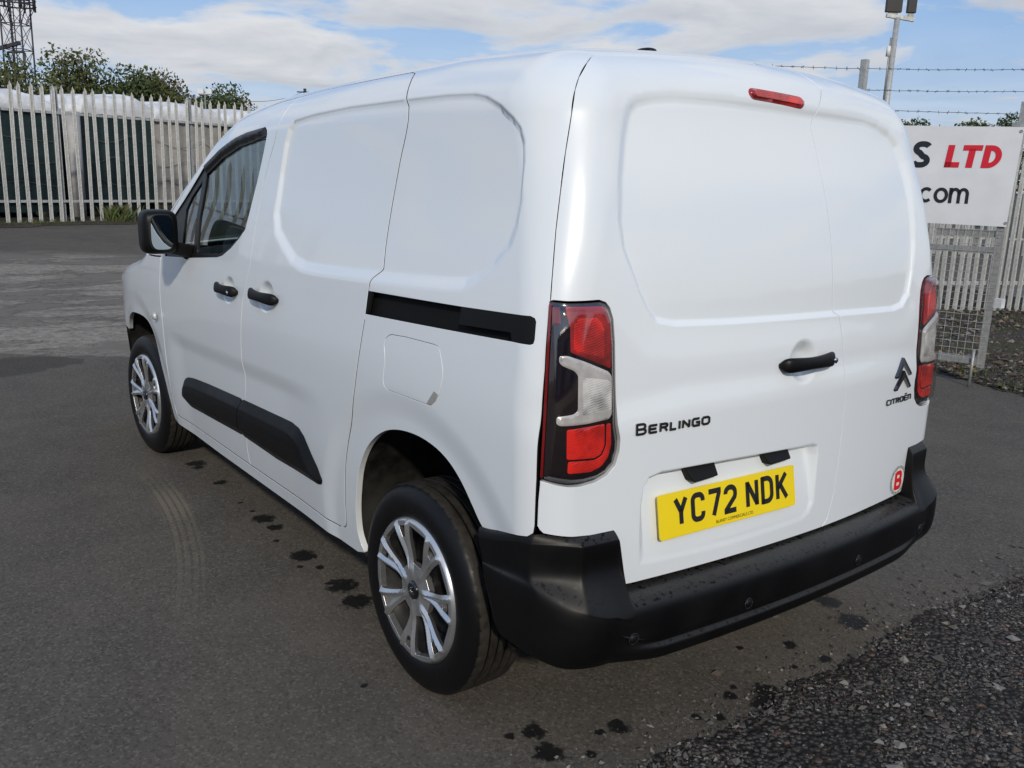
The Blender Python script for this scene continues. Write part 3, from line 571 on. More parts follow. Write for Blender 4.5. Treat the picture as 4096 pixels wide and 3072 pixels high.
T_TOP = smooth_table([-.1,.1,.3,.8,1.4,2.0,2.3,2.5,2.75,3.0,3.3,3.42,3.6,3.9,4.15,4.45],
                     [1.8165,1.8338,1.8559,1.8692,1.8528,1.8245,1.7932,1.7047,1.5263,1.3700,1.1693,1.115,1.075,1.02,.94,.78], -.1, 4.45, .05)
T_REAR = smooth_table([.2,.5,.65,1.0,1.3,1.5,1.7,1.9], [.082,.082,.084,.090,.1151,.1447,.2158,.2382], .2, 1.9, .06)
R_TOP, R_UP, CROWN = .148, .179, .043
SL_TOP = np.gradient(T_TOP[1], T_TOP[0])
def poly_sd(px, py, P):
    """signed distance to a closed polygon, positive inside"""
    P = np.asarray(P, float); Q = np.roll(P, -1, 0)
    d2 = np.full(px.shape, 1e9); ins = np.zeros(px.shape, bool)
    for (ax, ay), (bx, by) in zip(P, Q):
        ex, ey = bx-ax, by-ay; t = np.clip(((px-ax)*ex+(py-ay)*ey)/(ex*ex+ey*ey+1e-12), 0, 1)
        d2 = np.minimum(d2, (px-ax-t*ex)**2+(py-ay-t*ey)**2)
        c = (ay > py) != (by > py)
        if ay != by: ins ^= c & (px < (bx-ax)*(py-ay)/(by-ay)+ax)
    return np.where(ins, 1, -1)*np.sqrt(d2)
FEAT = {}          # outlines of pressed features, filled below
def side_disp(x, z):
    d = np.zeros(np.shape(x))
    if 'side_recess' in FEAT:
        sd = poly_sd(x, z, FEAT['side_recess'])
        w = .012+.026*(1-sstep(1.2, 1.6, z))
        d = d-.013*sstep(-w, .004, sd)
    # swelling round the wheel arches and the low swage line along the doors
    for cx, cz, R in ((.72, .33, .60), (3.505, .33, .56)):
        r = np.hypot(x-cx, z-cz); d = d-.009*(1-sstep(R-.10, R, r))*sstep(.10, .3, z)*(1-sstep(.80, .95, np.abs(x-cx)))
    zl = .80-.03*(x-1.2)
    d = d-.009*(1-sstep(zl-.06, zl+.02, z))*sstep(1.2, 1.6, x)*(1-sstep(2.70, 2.95, x))
    for cx, cz, rx, rz in FEAT.get('side_bowls', ()):
        q = np.hypot((x-cx)/rx, (z-cz)/rz); d = d-.025*(1-sstep(.30, 1.0, q))
    return d
def rear_disp(y, z):
    d = np.zeros(np.shape(y))
    if 'rear_recess' in FEAT:
        sd = poly_sd(y, z, FEAT['rear_recess'])
        up = sstep(1.25, 1.6, z)
        d = d+.011*sstep(-.012-.022*up, .003, sd)+.016*sstep(-.12, .0, sd)*(.35+.65*up)
    if 'plate_recess' in FEAT:
        sd = poly_sd(y, z, FEAT['plate_recess'])
        d = d+(.0025+.034*np.clip((z-.57)/.21, 0, 1)**1.2)*sstep(-.004, .018, sd)
    for cy, cz, ry, rz in FEAT.get('rear_bowls', ()):
        q = np.hypot((y-cy)/ry, (z-cz)/rz); d = d+.027*(1-sstep(.30, 1.0, q))
    d = d-.010*(1-sstep(.93, 1.03, z+.10*np.maximum(0, np.abs(y)-.45)))
    return d
def half_width(x, z):
    w = np.interp(z, *T_WID)-.030*np.clip((1.0-x)/.9, 0, 2)**2-.020*np.clip((x-2.6), 0, 5)**2-.20*np.clip((x-3.55), 0, 5)**2
    return w
def body_F(x, y, z, feat=True, off=0.0):
    s = np.abs(y)
    ws = half_width(x, z)+off
    xr = np.interp(z, *T_REAR)+.08*y*y-off
    zt = np.interp(x, *T_TOP); sl = np.interp(x, T_TOP[0], SL_TOP)
    crown = CROWN*(s/.75)**2
    if feat:
        ws = ws+side_disp(x, z); xr = xr+rear_disp(y, z)
    dt = (z-(zt-crown+off))/np.sqrt(1+sl*sl)
    rt = R_TOP-(R_TOP-.06)*sstep(2.3, 2.9, x)
    r = .10+(R_UP-.10)*sstep(1.1, 1.7, z)
    xf = 4.385-.14*y*y-.10*np.clip(np.abs(z-.55)/.4, 0, 2)**2+off
    a = np.maximum((s-ws)/(r+(.07-r)*sstep(2.2, 2.8, x))+1, 0); b = np.maximum((xr-x)/r+1, 0); c = np.maximum(dt/rt+1, 0); e = np.maximum((x-xf)/.12+1, 0)
    return np.sqrt(a*a+b*b+c*c+e*e)-1
def solve_rays(o, d, feat=True, off=0.0, lo=0.0, hi=1.2):
    """crossing F=0 going outward along rays o+t*d: bisection on the plain body, then secant steps with its pressings"""
    a = np.full(len(o), lo); b = np.full(len(o), hi)
    Fv = lambda t, ft: body_F(o[:, 0]+d[:, 0]*t, o[:, 1]+d[:, 1]*t, o[:, 2]+d[:, 2]*t, ft, off)
    for _ in range(20):
        m = .5*(a+b); f = Fv(m, False) > 0
        b = np.where(f, m, b); a = np.where(f, a, m)
    t1 = .5*(a+b); h = 2e-3
    sl = (Fv(t1+h, False)-Fv(t1-h, False))/(2*h); sl = np.where(np.abs(sl) < 1, 1., sl)
    t1 = t1-Fv(t1, False)/sl
    if feat:
        for k in range(5): t1 = t1-np.clip(Fv(t1, True)/sl, -.03, .03)
    else:
        t1 = t1-Fv(t1, False)/sl
    return o+d*t1[:, None]
def grad_F(p, feat=True):
    h = 1.5e-3; g = np.empty_like(p)
    for i in range(3):
        e = np.zeros(3); e[i] = h
        q = p+e; s = p-e
        g[:, i] = body_F(q[:, 0], q[:, 1], q[:, 2], feat)-body_F(s[:, 0], s[:, 1], s[:, 2], feat)
    return g/np.maximum(np.linalg.norm(g, axis=1), 1e-12)[:, None]
# side sheet: (x, v): v is the height up to zk(x), then an angle rolling over towards the roof
RK = .42; YK = .45
def zk(x): return np.minimum(1.30, np.interp(x, *T_TOP)-.22)
def side_rays(x, v, sgn=1):
    z1 = zk(x); a = np.maximum(v-z1, 0)/RK
    o = np.stack([x, np.full_like(x, YK*sgn), np.minimum(v, z1)], 1)
    d = np.stack([np.zeros_like(x), sgn*np.cos(a), np.sin(a)], 1)
    return o, d
def side_inv(p):
    x, y, z = p[:, 0], np.abs(p[:, 1]), p[:, 2]; z1 = zk(x)
    return x, np.where(z <= z1, z, z1+RK*np.arctan2(z-z1, y-YK))
# rear sheet: (t, v): rolls round the corner beyond |t|=T1 and over the top beyond v=V1
T1 = .55; V1 = 1.45; XK = .55; RR = .42
def rear_rays(t, v):
    al = np.sign(t)*np.maximum(np.abs(t)-T1, 0)/RR; be = np.maximum(v-V1, 0)/RR
    o = np.stack([np.full_like(t, XK), np.clip(t, -T1, T1), np.minimum(v, V1)], 1)
    d = np.stack([-np.cos(al)*np.cos(be), np.sin(al)*np.cos(be), np.sin(be)], 1)
    return o, d
def rear_inv(p):
    x, y, z = p[:, 0], p[:, 1], p[:, 2]
    oy = np.clip(y, -T1, T1); dx, dy = XK-x, y-oy
    al = np.arctan2(dy, dx); h = np.hypot(dx, dy); be = np.where(z > V1, np.arctan2(z-V1, h), 0)
    return np.where(np.abs(y) > T1, np.sign(y)*(T1+RR*np.abs(al)), y), np.where(z > V1, V1+RR*be, z)
# ================================================================= the van
FEAT['side_recess'] = [(1.655,1.667),(1.503,1.683),(1.255,1.697),(0.8957,1.704),(0.7004,1.707),(0.5778,1.704),(0.5238,1.695),(0.4594,1.672),(0.4089,1.643),(0.3817,1.62),(0.3659,1.592),(0.3547,1.547),(0.3452,1.456),(0.3493,1.401),(0.3636,1.358),(0.4053,1.317),(0.4582,1.279),(0.503,1.262),(0.5798,1.254),(0.7681,1.243),(1.114,1.228),(1.347,1.218),(1.438,1.217),(1.521,1.231),(1.597,1.266),(1.675,1.309),(1.708,1.361),(1.709,1.497),(1.691,1.603),(1.674,1.647)]
FEAT['side_bowls'] = [(2.092,1.044,.064,.056),(1.720,1.063,.072,.060)]
FEAT['rear_recess'] = [(0.557,1.672),(0.5359,1.687),(0.4881,1.698),(0.4132,1.706),(0.2695,1.708),(0.0691,1.706),(-0.1274,1.702),(-0.3216,1.699),(-.4132,1.697),(-.4881,1.686),(-.545,1.666),(-.585,1.634),(-.608,1.59),(-.621,1.53),(-.6305,1.429),(-0.6345,1.353),(-0.6213,1.257),(-0.6019,1.189),(-0.5656,1.157),(-0.5101,1.149),(-0.1713,1.158),(0.2887,1.166),(0.4891,1.173),(0.543,1.184),(0.5686,1.212),(0.594,1.257),(0.6173,1.316),(0.6338,1.359),(0.6359,1.421),(0.6172,1.514),(0.5856,1.609),(0.5697,1.647)]
FEAT['rear_bowls'] = [(-.014,1.03,.070,.066)]
FEAT['plate_recess'] = [(.588,.56),(.590,.715),(.584,.765),(.566,.788),(.527,.797),(.272,.793),(-.077,.781),(-.098,.774),(-.104,.748),(-.107,.60),(-.09,.568),(-.052,.553),(.247,.548),(.555,.556)]
VAN = empty('delivery_van', (1.5, 0, 0))
VAN.location = (0, 0, 0)
tag(VAN, 'white panel van with black rear bumper parked on the asphalt', 'van')

# --- materials
def white_paint():
    m, nt, b = new_mat('white_paint'); g = G(nt); tc = g.n('ShaderNodeTexCoord')
    x, y, z = g.xyz(tc.outputs['Object'])
    n1 = g.noise(tc.outputs['Object'], 2.2, 4); n2 = g.noise(tc.outputs['Object'], 160, 2)
    low = g.rng(z, .75, .25)
    dirt = g.m('MULTIPLY', g.m('MULTIPLY', low, g.rng(n1, .30, .75)), .26)
    # tiny dried splash specks low on the flanks
    v = g.vor(tc.outputs['Object'], 95); sp = g.m('MULTIPLY', g.m('LESS_THAN', v, .13), g.m('MULTIPLY', g.rng(n1, .48, .62), low))
    c = g.mix(dirt, (.752, .795, .838), (.40, .385, .36)); c = g.mix(g.m('MULTIPLY', sp, .5), c, (.93, .93, .93))
    g.put(b.inputs['Base Color'], c)
    b.inputs['Roughness'].default_value = .30
    b.inputs['Coat Weight'].default_value = 1.0; g.put(b.inputs['Coat Roughness'], g.m('ADD', g.m('MULTIPLY', n2, .02), g.m('ADD', g.m('MULTIPLY', dirt, 1.2), .035)))
    wv = g.noise(tc.outputs['Object'], 7, 2)
    g.put(b.inputs['Coat Normal'], g.bump(wv, .035, .02))
    return m
M_WHITE = white_paint()
def black_plastic(name, col=.012, rough=.5, grain=900, drops=False):
    m, nt, b = new_mat(name); g = G(nt); tc = g.n('ShaderNodeTexCoord')
    n1 = g.noise(tc.outputs['Object'], 5, 5); n2 = g.noise(tc.outputs['Object'], grain, 2)
    c = g.mix(g.rng(n1, .3, .75), (col*.8, col*.82, col*.9), (col*1.6, col*1.6, col*1.65))
    r = g.rng(n1, .3, .7, rough-.07, rough+.08)
    h = n2
    if drops:
        up = g.n('ShaderNodeNewGeometry').outputs['Normal']; _, _, uz = g.xyz(up)
        st = g.noise(tc.outputs['Object'], 75, 4, .6); wet = g.m('MULTIPLY', g.rng(st, .53, .63), g.rng(uz, .35, .8))
        dust = g.m('MULTIPLY', g.rng(uz, .3, .9), .48)
        c = g.mix(g.m('MULTIPLY', dust, g.m('SUBTRACT', 1.0, wet)), c, (.050, .048, .046))
        r = g.m('SUBTRACT', r, g.m('MULTIPLY', wet, .25))
    g.put(b.inputs['Base Color'], c); g.put(b.inputs['Roughness'], r); b.inputs['Specular IOR Level'].default_value = .24
    g.put(b.inputs['Normal'], g.bump(h, .10, .0006))
    return m
M_BLACK = black_plastic('black_textured_plastic', .0038, .48)
M_BUMP = black_plastic('black_bumper_plastic', .0026, .42, 700, True)
M_DARK = P('dark_void', (.006, .006, .007), .8, spec=.2)
M_LINER = P('wheel_arch_liner', (.020, .019, .018), .85, spec=.25, noise=(9, .6), bump=(60, .3, .004))
M_SEAL = P('rubber_seal', (.010, .010, .011), .42)
M_GLOSSB = P('gloss_black', (.006, .006, .007), .10, coat=.6)
M_SILVER = P('wheel_trim_silver', (.60, .61, .63), .28, metal=.85, noise=(12, .10), coat=.25, coat_r=.15)
M_CHROME = P('chrome', (.62, .63, .65), .10, metal=1.0)
M_BADGE = P('dark_chrome', (.13, .135, .15), .16, metal=.9)
M_STEEL = P('steel_rim', (.018, .018, .02), .6, metal=.3, noise=(20, .4))
M_RED = None
def red_lens(name, col, pat=True):
    m, nt, b = new_mat(name); g = G(nt); tc = g.n('ShaderNodeTexCoord')
    x, y, z = g.xyz(tc.outputs['Object'])
    s = g.m('SINE', g.m('MULTIPLY', g.m('ADD', z, g.m('MULTIPLY', y, .25)), 1050)); s2 = g.m('SINE', g.m('MULTIPLY', g.m('ADD', y, g.m('MULTIPLY', x, -.8)), 130))
    n = g.noise(tc.outputs['Object'], 14, 3)
    f = g.m('ADD', g.m('MULTIPLY', g.m('MULTIPLY', s, s2), .22 if pat else .05), g.rng(n, .3, .7, .15, 1.0))
    c = g.mix(f, tuple(v*.30 for v in col), tuple(min(1, v*1.30) for v in col))
    g.put(b.inputs['Base Color'], c); b.inputs['Roughness'].default_value = .25
    b.inputs['Coat Weight'].default_value = 1; b.inputs['Coat Roughness'].default_value = .02
    if pat: g.put(b.inputs['Normal'], g.bump(g.m('ADD', s, s2), .18, .0008))
    return m
M_REDL = red_lens('red_lamp_lens', (.70, .020, .012))
M_REDD = red_lens('dark_red_lamp_lens', (.36, .012, .010), False)
M_LBLK = P('lamp_black', (.009, .004, .005), .08, coat=1.0, coat_r=.02)
M_LWHT = P('lamp_clear_bracket', (.66, .66, .65), .22, metal=.25, coat=1.0, coat_r=.02, noise=(30, .18))
M_LREV = red_lens('reversing_lens', (.66, .67, .66))
M_LEDGE = P('lamp_red_edge', (.16, .006, .006), .12, coat=1.0, coat_r=.02)
def thin_glass(name, tint, refl_r=.0, drops=True):
    m, nt, b = new_mat(name); g = G(nt); nt.nodes.remove(b); out = nt.nodes['Material Output']
    tr = g.n('ShaderNodeBsdfTransparent'); tr.inputs[0].default_value = tuple(tint)+(1,)
    gl = g.n('ShaderNodeBsdfGlossy'); gl.inputs['Roughness'].default_value = refl_r
    tc = g.n('ShaderNodeTexCoord'); v = g.vor(tc.outputs['Object'], 130); n = g.noise(tc.outputs['Object'], 6, 3)
    dr = g.m('MULTIPLY', g.m('LESS_THAN', v, .16), g.rng(n, .45, .6))
    if not drops: dr = 0.0
    bp = g.bump(g.m('SUBTRACT', .2, g.m('MINIMUM', v, .2)), .5, .004)
    L = g.n('ShaderNodeLayerWeight'); L.inputs[0].default_value = .5
    f = g.m('ADD', g.m('ADD', .11, g.m('MULTIPLY', g.m('POWER', L.outputs['Facing'], 4.0), .85)), g.m('MULTIPLY', dr, .22), clamp=True)
    mx = g.n('ShaderNodeMixShader'); g.put(mx.inputs[0], f); g.L.new(tr.outputs[0], mx.inputs[1]); g.L.new(gl.outputs[0], mx.inputs[2]); g.L.new(mx.outputs[0], out.inputs[0])
    return m
M_GLASS = thin_glass('window_glass', (.31, .39, .37))
M_GLASSD = thin_glass('quarter_window_glass', (.20, .23, .22))  # darker tint stands in for the dark reflection in this pane
M_WSC = thin_glass('windscreen_glass', (.70, .76, .72))
M_COVER = thin_glass('lamp_cover_plastic', (.985, .97, .97), .02, False)
M_MIRROR = P('mirror_glass', (.62, .70, .72), .01, metal=1.0)
M_YELLOW = P('plate_yellow', (.88, .66, .008), .35, coat=.5, coat_r=.12, noise=(6, .02))
M_INK = P('plate_black', (.012, .012, .012), .4)
def tyre_mat():
    m, nt, b = new_mat('tyre_rubber'); g = G(nt); tc = g.n('ShaderNodeTexCoord')
    x, y, z = g.xyz(tc.outputs['Object']); r = g.m('SQRT', g.m('ADD', g.m('MULTIPLY', x, x), g.m('MULTIPLY', z, z)))
    n = g.noise(tc.outputs['Object'], 26, 6, .6); n2 = g.noise(tc.outputs['Object'], 140, 3)
    tread = g.rng(r, .3095, .3125)
    dust = g.m('MULTIPLY', tread, g.rng(n, .25, .70, .35, 1.0))
    c = g.mix(dust, (.0040, .0040, .0046), (.030, .026, .022)); c = g.mix(g.m('MULTIPLY', g.rng(n2, .6, .8), .05), c, (.06, .058, .055))
    g.put(b.inputs['Base Color'], c); g.put(b.inputs['Roughness'], g.m('ADD', .42, g.m('MULTIPLY', dust, .4))); b.inputs['Specular IOR Level'].default_value = .28
    g.put(b.inputs['Normal'], g.bump(n2, .15, .0015))
    return m
M_TYRE = tyre_mat()

# --- panel builder: a flat outline is meshed, thrown onto the body surface and given folded edges
def densify(Pl, h, closed=True):
    Pl = np.asarray(Pl, float); out = []
    n = len(Pl)
    for i in range(n if closed else n-1):
        a, b = Pl[i], Pl[(i+1) % n]; k = max(1, int(math.ceil(np.linalg.norm(b-a)/h)))
        out += [a+(b-a)*j/k for j in range(k)]
    if not closed: out.append(Pl[-1])
    return np.array(out)
def area2(Pl): x, y = Pl[:, 0], Pl[:, 1]; return .5*np.sum(x*np.roll(y, -1)-y*np.roll(x, -1))
def outn(Pl):
    """outward unit normals at the vertices of a CCW polygon"""
    a = Pl-np.roll(Pl, 1, 0); b = np.roll(Pl, -1, 0)-Pl
    a /= np.maximum(np.linalg.norm(a, axis=1), 1e-9)[:, None]; b /= np.maximum(np.linalg.norm(b, axis=1), 1e-9)[:, None]
    t = a+b; t /= np.maximum(np.linalg.norm(t, axis=1), 1e-6)[:, None]
    return np.stack([t[:, 1], -t[:, 0]], 1)
def soften(Pl, r, n=3):
    """round the corners of a closed polygon by corner cutting"""
    Pl = np.asarray(Pl, float); out = []
    for i in range(len(Pl)):
        p, a, b = Pl[i], Pl[i-1], Pl[(i+1) % len(Pl)]
        da, db = np.linalg.norm(a-p), np.linalg.norm(b-p); ra, rb = min(r, da*.45), min(r, db*.45)
        A, B = p+(a-p)*ra/max(da, 1e-9), p+(b-p)*rb/max(db, 1e-9)
        for k in range(n+1):
            t = k/n; out.append((1-t)**2*A+2*t*(1-t)*p+t*t*B)
    return np.array(out)
def panel(name, poly, fmap, mat, parent, res=.012, holes=(), gap=.0, fold=.016, flip=False, hole_gap=0., mats=None, fold_mat=None, rnd=.0012, extra=None, keep_white=None):
    if getattr(fmap, 'left', False): flip = True
    Pl = np.asarray(poly, float)
    if area2(Pl) < 0: Pl = Pl[::-1]
    Pl = densify(Pl, res)
    if gap: Pl = Pl-outn(Pl)*gap
    loops = [Pl]; H = []
    for h in holes:
        h = np.asarray(h, float)
        if area2(h) < 0: h = h[::-1]
        h = densify(h, res); h = h+outn(h)*hole_gap; H.append(h); loops.append(h)
    x0, y0 = Pl.min(0); x1, y1 = Pl.max(0)
    gx, gy = np.meshgrid(np.arange(x0+res*.5, x1, res), np.arange(y0+res*.5, y1, res)); gx, gy = gx.ravel(), gy.ravel()
    ok = poly_sd(gx, gy, Pl) > res*.55
    for h in H: ok &= poly_sd(gx, gy, h) < -res*.55
    gp_ = np.stack([gx[ok], gy[ok]], 1)
    if extra is not None:
        e = np.asarray(extra); k = poly_sd(e[:, 0], e[:, 1], Pl) > res*.35
        for h in H: k &= poly_sd(e[:, 0], e[:, 1], h) < -res*.35
        e = e[k]; cell = res*.6; occ = set()
        for q in np.floor(e/cell).astype(int):
            for a_ in (-1, 0, 1):
                for b_ in (-1, 0, 1): occ.add((q[0]+a_, q[1]+b_))
        far = np.array([tuple(q) not in occ for q in np.floor(gp_/cell).astype(int)]); gp_ = np.concatenate([gp_[far], e])
    pts = np.concatenate(loops+[gp_])
    idx = []; b = 0
    for l in loops: idx.append(list(range(b, b+len(l)))); b += len(l)
    edges = [(l[i], l[(i+1) % len(l)]) for l in idx for i in range(len(l))]
    r = delaunay_2d_cdt([Vector(p) for p in pts], edges, [], 0, 1e-7)
    V2 = np.array([tuple(v) for v in r[0]]); T = np.array([t for t in r[2] if len(t) == 3])
    cen = V2[T].mean(1); keep = poly_sd(cen[:, 0], cen[:, 1], Pl) > 0
    for h in H: keep &= poly_sd(cen[:, 0], cen[:, 1], h) < 0
    T = T[keep]
    o2n = {}
    for i, l in enumerate(r[3]):
        for q in l: o2n[q] = i
    sg = -1. if flip else 1.
    def pn(Q):
        e = 8e-4; p = fmap(Q); n = np.cross(fmap(Q+[e, 0])-fmap(Q-[e, 0]), fmap(Q+[0, e])-fmap(Q-[0, e]))
        return p, sg*n/np.maximum(np.linalg.norm(n, axis=1), 1e-12)[:, None]
    V3, N3 = pn(V2)
    fn = np.cross(V3[T[:, 1]]-V3[T[:, 0]], V3[T[:, 2]]-V3[T[:, 0]])
    bad = (fn*N3[T].mean(1)).sum(1) < 0; T[bad] = T[bad][:, ::-1]
    allV = [V3]; allN = [N3]; allF = [T]; nb = len(V3); midx = [np.zeros(len(T), int)]
    if fold:
        for k, l in enumerate(loops):
            o2 = outn(l)*(1 if k == 0 else -1)
            p, n = pn(l); q = fmap(l+o2*1e-3)-p; q -= n*(q*n).sum(1)[:, None]; q /= np.maximum(np.linalg.norm(q, axis=1), 1e-9)[:, None]
            rings_ = [(p, n), (p+q*rnd*.6-n*rnd*.3, (n+q)*.7071), (p+q*rnd-n*rnd*1.2, q), (p+q*rnd-n*fold, q)]
            m = len(l); st = nb
            for a, c in rings_: allV.append(a); allN.append(c); nb += m
            i = np.arange(m); j = (i+1) % m
            for a in range(len(rings_)-1):
                A = st+a*m; B = A+m
                Fq = np.concatenate([np.stack([A+i, A+j, B+j], 1), np.stack([A+i, B+j, B+i], 1)])
                allF.append(Fq); mk = np.full(len(Fq), 1 if (fold_mat and a == len(rings_)-2) else 0)
                if keep_white is not None and fold_mat: pc_ = np.concatenate([p, p]); mk[keep_white(pc_)] = 0
                midx.append(mk)
        Vv = np.concatenate(allV); Nn = np.concatenate(allN)
        for a in range(1, len(allF)):
            Fq = allF[a]; fn = np.cross(Vv[Fq[:, 1]]-Vv[Fq[:, 0]], Vv[Fq[:, 2]]-Vv[Fq[:, 0]]); bad = (fn*Nn[Fq].mean(1)).sum(1) < 0
            Fq[bad] = Fq[bad][:, ::-1]
    Vv = np.concatenate(allV); Nn = np.concatenate(allN); Ff = np.concatenate(allF)
    return obj(name, Vv, Ff, mat, parent, True, Nn, [mat, fold_mat] if fold_mat else None, np.concatenate(midx) if fold_mat else None)
def on_side(sgn=1, off=0., feat=True, hgt=None):
    def f(Q):
        p = solve_rays(*side_rays(Q[:, 0].copy(), Q[:, 1].copy(), sgn), feat, off)
        if hgt is not None:
            h = hgt(Q); n = grad_F(p, feat); p = p+n*h[:, None]
        return p
    f.left = sgn > 0
    return f
def on_rear(off=0., feat=True, hgt=None, mirror=False):
    def f(Q):
        t = Q[:, 0].copy()
        p = solve_rays(*rear_rays(-t if mirror else t, Q[:, 1].copy()), feat, off)
        if hgt is not None:
            h = hgt(Q); n = grad_F(p, feat); p = p+n*h[:, None]
        return p
    return f
def rear_to_side(pl): return np.stack(side_inv(solve_rays(*rear_rays(np.array([p[0] for p in pl]), np.array([p[1] for p in pl])), False)), 1).tolist()
def side_to_rear(pl): return np.stack(rear_inv(solve_rays(*side_rays(np.array([p[0] for p in pl]), np.array([p[1] for p in pl])), False)), 1).tolist()

def rings(outline, offs, mode, step=.009):
    """mesh points following a pressed outline so its bevel is cut cleanly"""
    O = np.asarray(outline, float); O = O if area2(O) > 0 else O[::-1]; O = densify(soften(O, .01, 2), step); out = []
    for d in offs:
        q = O+outn(O)*d
        if mode == 'raw': out.append(q); continue
        if mode == 'xz': p = solve_rays(np.stack([q[:, 0], np.full(len(q), .3), q[:, 1]], 1), np.tile([0, 1., 0], (len(q), 1)), False); out.append(np.stack(side_inv(p), 1))
        else: p = solve_rays(np.stack([np.full(len(q), .6), q[:, 0], q[:, 1]], 1), np.tile([-1., 0, 0], (len(q), 1)), False); out.append(np.stack(rear_inv(p), 1))
    return np.concatenate(out)
def disc(cx, cz, rx, rz): return np.concatenate([np.stack([cx+rx*k*np.cos(t), cz+rz*k*np.sin(t)], 1) for k in (.35, .5, .65, .8, .9, 1.0, 1.08) for t in [np.linspace(0, 2*np.pi, int(14+34*k), endpoint=False)]])
# --- panel lines, in side-sheet (x, v) and rear-sheet (t, v) coordinates
G1 = [(1.775,1.735),(1.775,1.69),(1.779,1.645),(1.786,1.616),(1.799,1.587),(1.828,1.541),(1.858,1.473),(1.871,1.393),(1.879,1.303),(1.886,1.225),(1.898,1.146),(1.915,1.086),(1.938,1.024),(1.946,0.9197),(1.955,0.835),(1.957,0.766),(1.953,0.722),(1.965,0.66),(1.985,0.6),(2,0.52),(2.018,0.44),(2.026,0.4),(2.024,0.36),(2.019,0.338)]
ROOFL = [(1.775,1.735),(1.597,1.746),(1.301,1.752),(1.082,1.756),(1.026,1.756)]
G2 = [(1.026,1.756),(0.9967,1.75),(0.976,1.733),(0.9475,1.707),(0.921,1.677),(0.9031,1.657),(0.8948,1.631),(0.9009,1.596),(0.9144,1.546),(0.9255,1.461),(0.9287,1.379),(0.9267,1.305),(0.921,1.25),(0.9262,1.234),(0.9623,1.207),(0.9706,1.173),(0.9739,1.106),(0.9819,1.046),(0.991,0.9787),(1.006,0.9048),(1.026,0.832),(1.054,0.753),(1.088,0.683),(1.117,0.606),(1.136,0.522),(1.15,0.445),(1.155,0.4),(1.162,0.372),(1.182,0.354),(1.22,0.347)]
DBOT = [(1.22,.347),(1.6,.343),(2.019,.338),(2.5,.336),(2.954,.335)]
DTOP = [(1.775,1.735),(1.9,1.727),(2.1,1.705),(2.28,1.668),(2.42,1.615),(2.55,1.547),(2.70,1.447),(2.85,1.337),(2.96,1.252),(3.0,1.17),(3.005,1.076),(2.996,.949),(2.985,.78),(2.985,.62),(2.99,.48),(2.978,.396),(2.954,.335)]
G4 = [(0.341,1.84),(0.3386,1.821),(0.3242,1.798),(0.3039,1.754),(0.2926,1.727),(0.2777,1.684),(0.262,1.606),(0.2447,1.512),(0.2299,1.41),(0.2097,1.285),(0.2023,1.238),(0.1867,1.078),(0.1789,0.9517),(0.178,0.82),(0.179,0.764),(0.18,0.7)]
QBOT = [(.184,.680),(.197,.669),(.238,.662),(.311,.646),(.370,.632)]
ARCH_R = [(.370,.632),(.389,.650),(.42,.687),(.46,.731),(.51,.769),(.571,.794),(.644,.806),(.713,.806),(.785,.796),(.851,.775),(.915,.738),(.974,.685),(1.027,.606),(1.060,.513),(1.076,.444),(1.080,.375),(1.068,.336),(1.05,.312)]
ARCH_F = [(3.052,.306),(3.070,.383),(3.096,.466),(3.129,.547),(3.162,.635),(3.19,.684),(3.236,.722),(3.308,.748),(3.40,.757),(3.50,.755),(3.62,.745),(3.72,.715),(3.80,.665),(3.86,.60),(3.90,.52),(3.925,.42),(3.93,.33)]
def smooth_line(Pl, k=4):
    Pl = np.asarray(Pl, float); Q = np.concatenate([[2*Pl[0]-Pl[1]], Pl, [2*Pl[-1]-Pl[-2]]]); out = []
    for i in range(len(Pl)-1):
        a, b, c, d = Q[i:i+4]
        for j in range(k): t = j/k; out.append(tuple(.5*((2*b)+(-a+c)*t+(2*a-5*b+4*c-d)*t*t+(-a+3*b-3*c+d)*t**3)))
    return out+[tuple(Pl[-1])]
ARCH_R = smooth_line(ARCH_R); ARCH_F = smooth_line(ARCH_F); G2 = smooth_line(G2, 3)
LAMP = [(0.8379,1.235),(0.8007,1.232),(0.7245,1.234),(0.7093,1.229),(0.6983,1.217),(0.6884,1.191),(0.6828,1.137),(0.6786,1.038),(0.672,0.938),(0.664,0.899),(0.665,0.872),(0.674,0.839),(0.694,0.818),(0.722,0.806),(0.756,0.802),(0.784,0.804),(0.81,0.81),(0.843,0.819)]
SPLIT = [(-0.16,0.507),(-0.19,0.53),(-0.21,0.6),(-0.218,0.705),(-0.221,0.8),(-0.22,0.9),(-0.2128,1.01),(-0.2023,1.08),(-0.188,1.146),(-0.1693,1.159),(-0.1656,1.247),(-0.1582,1.362),(-0.1493,1.465),(-0.1443,1.549),(-0.1399,1.643),(-0.1305,1.712),(-0.1418,1.731),(-0.1809,1.779),(-0.2111,1.818),(-0.268,1.893)]
g4r = side_to_rear(G4)
topr = [(g4r[0][0]*k, 1.895+(g4r[0][1]-1.895)*k**4) for k in np.linspace(1, -1, 25)]            # roof / rear door joint
top_s = rear_to_side([q for q in topr[:13]])
SPLIT[-1] = tuple(topr[15])
RZ = .011
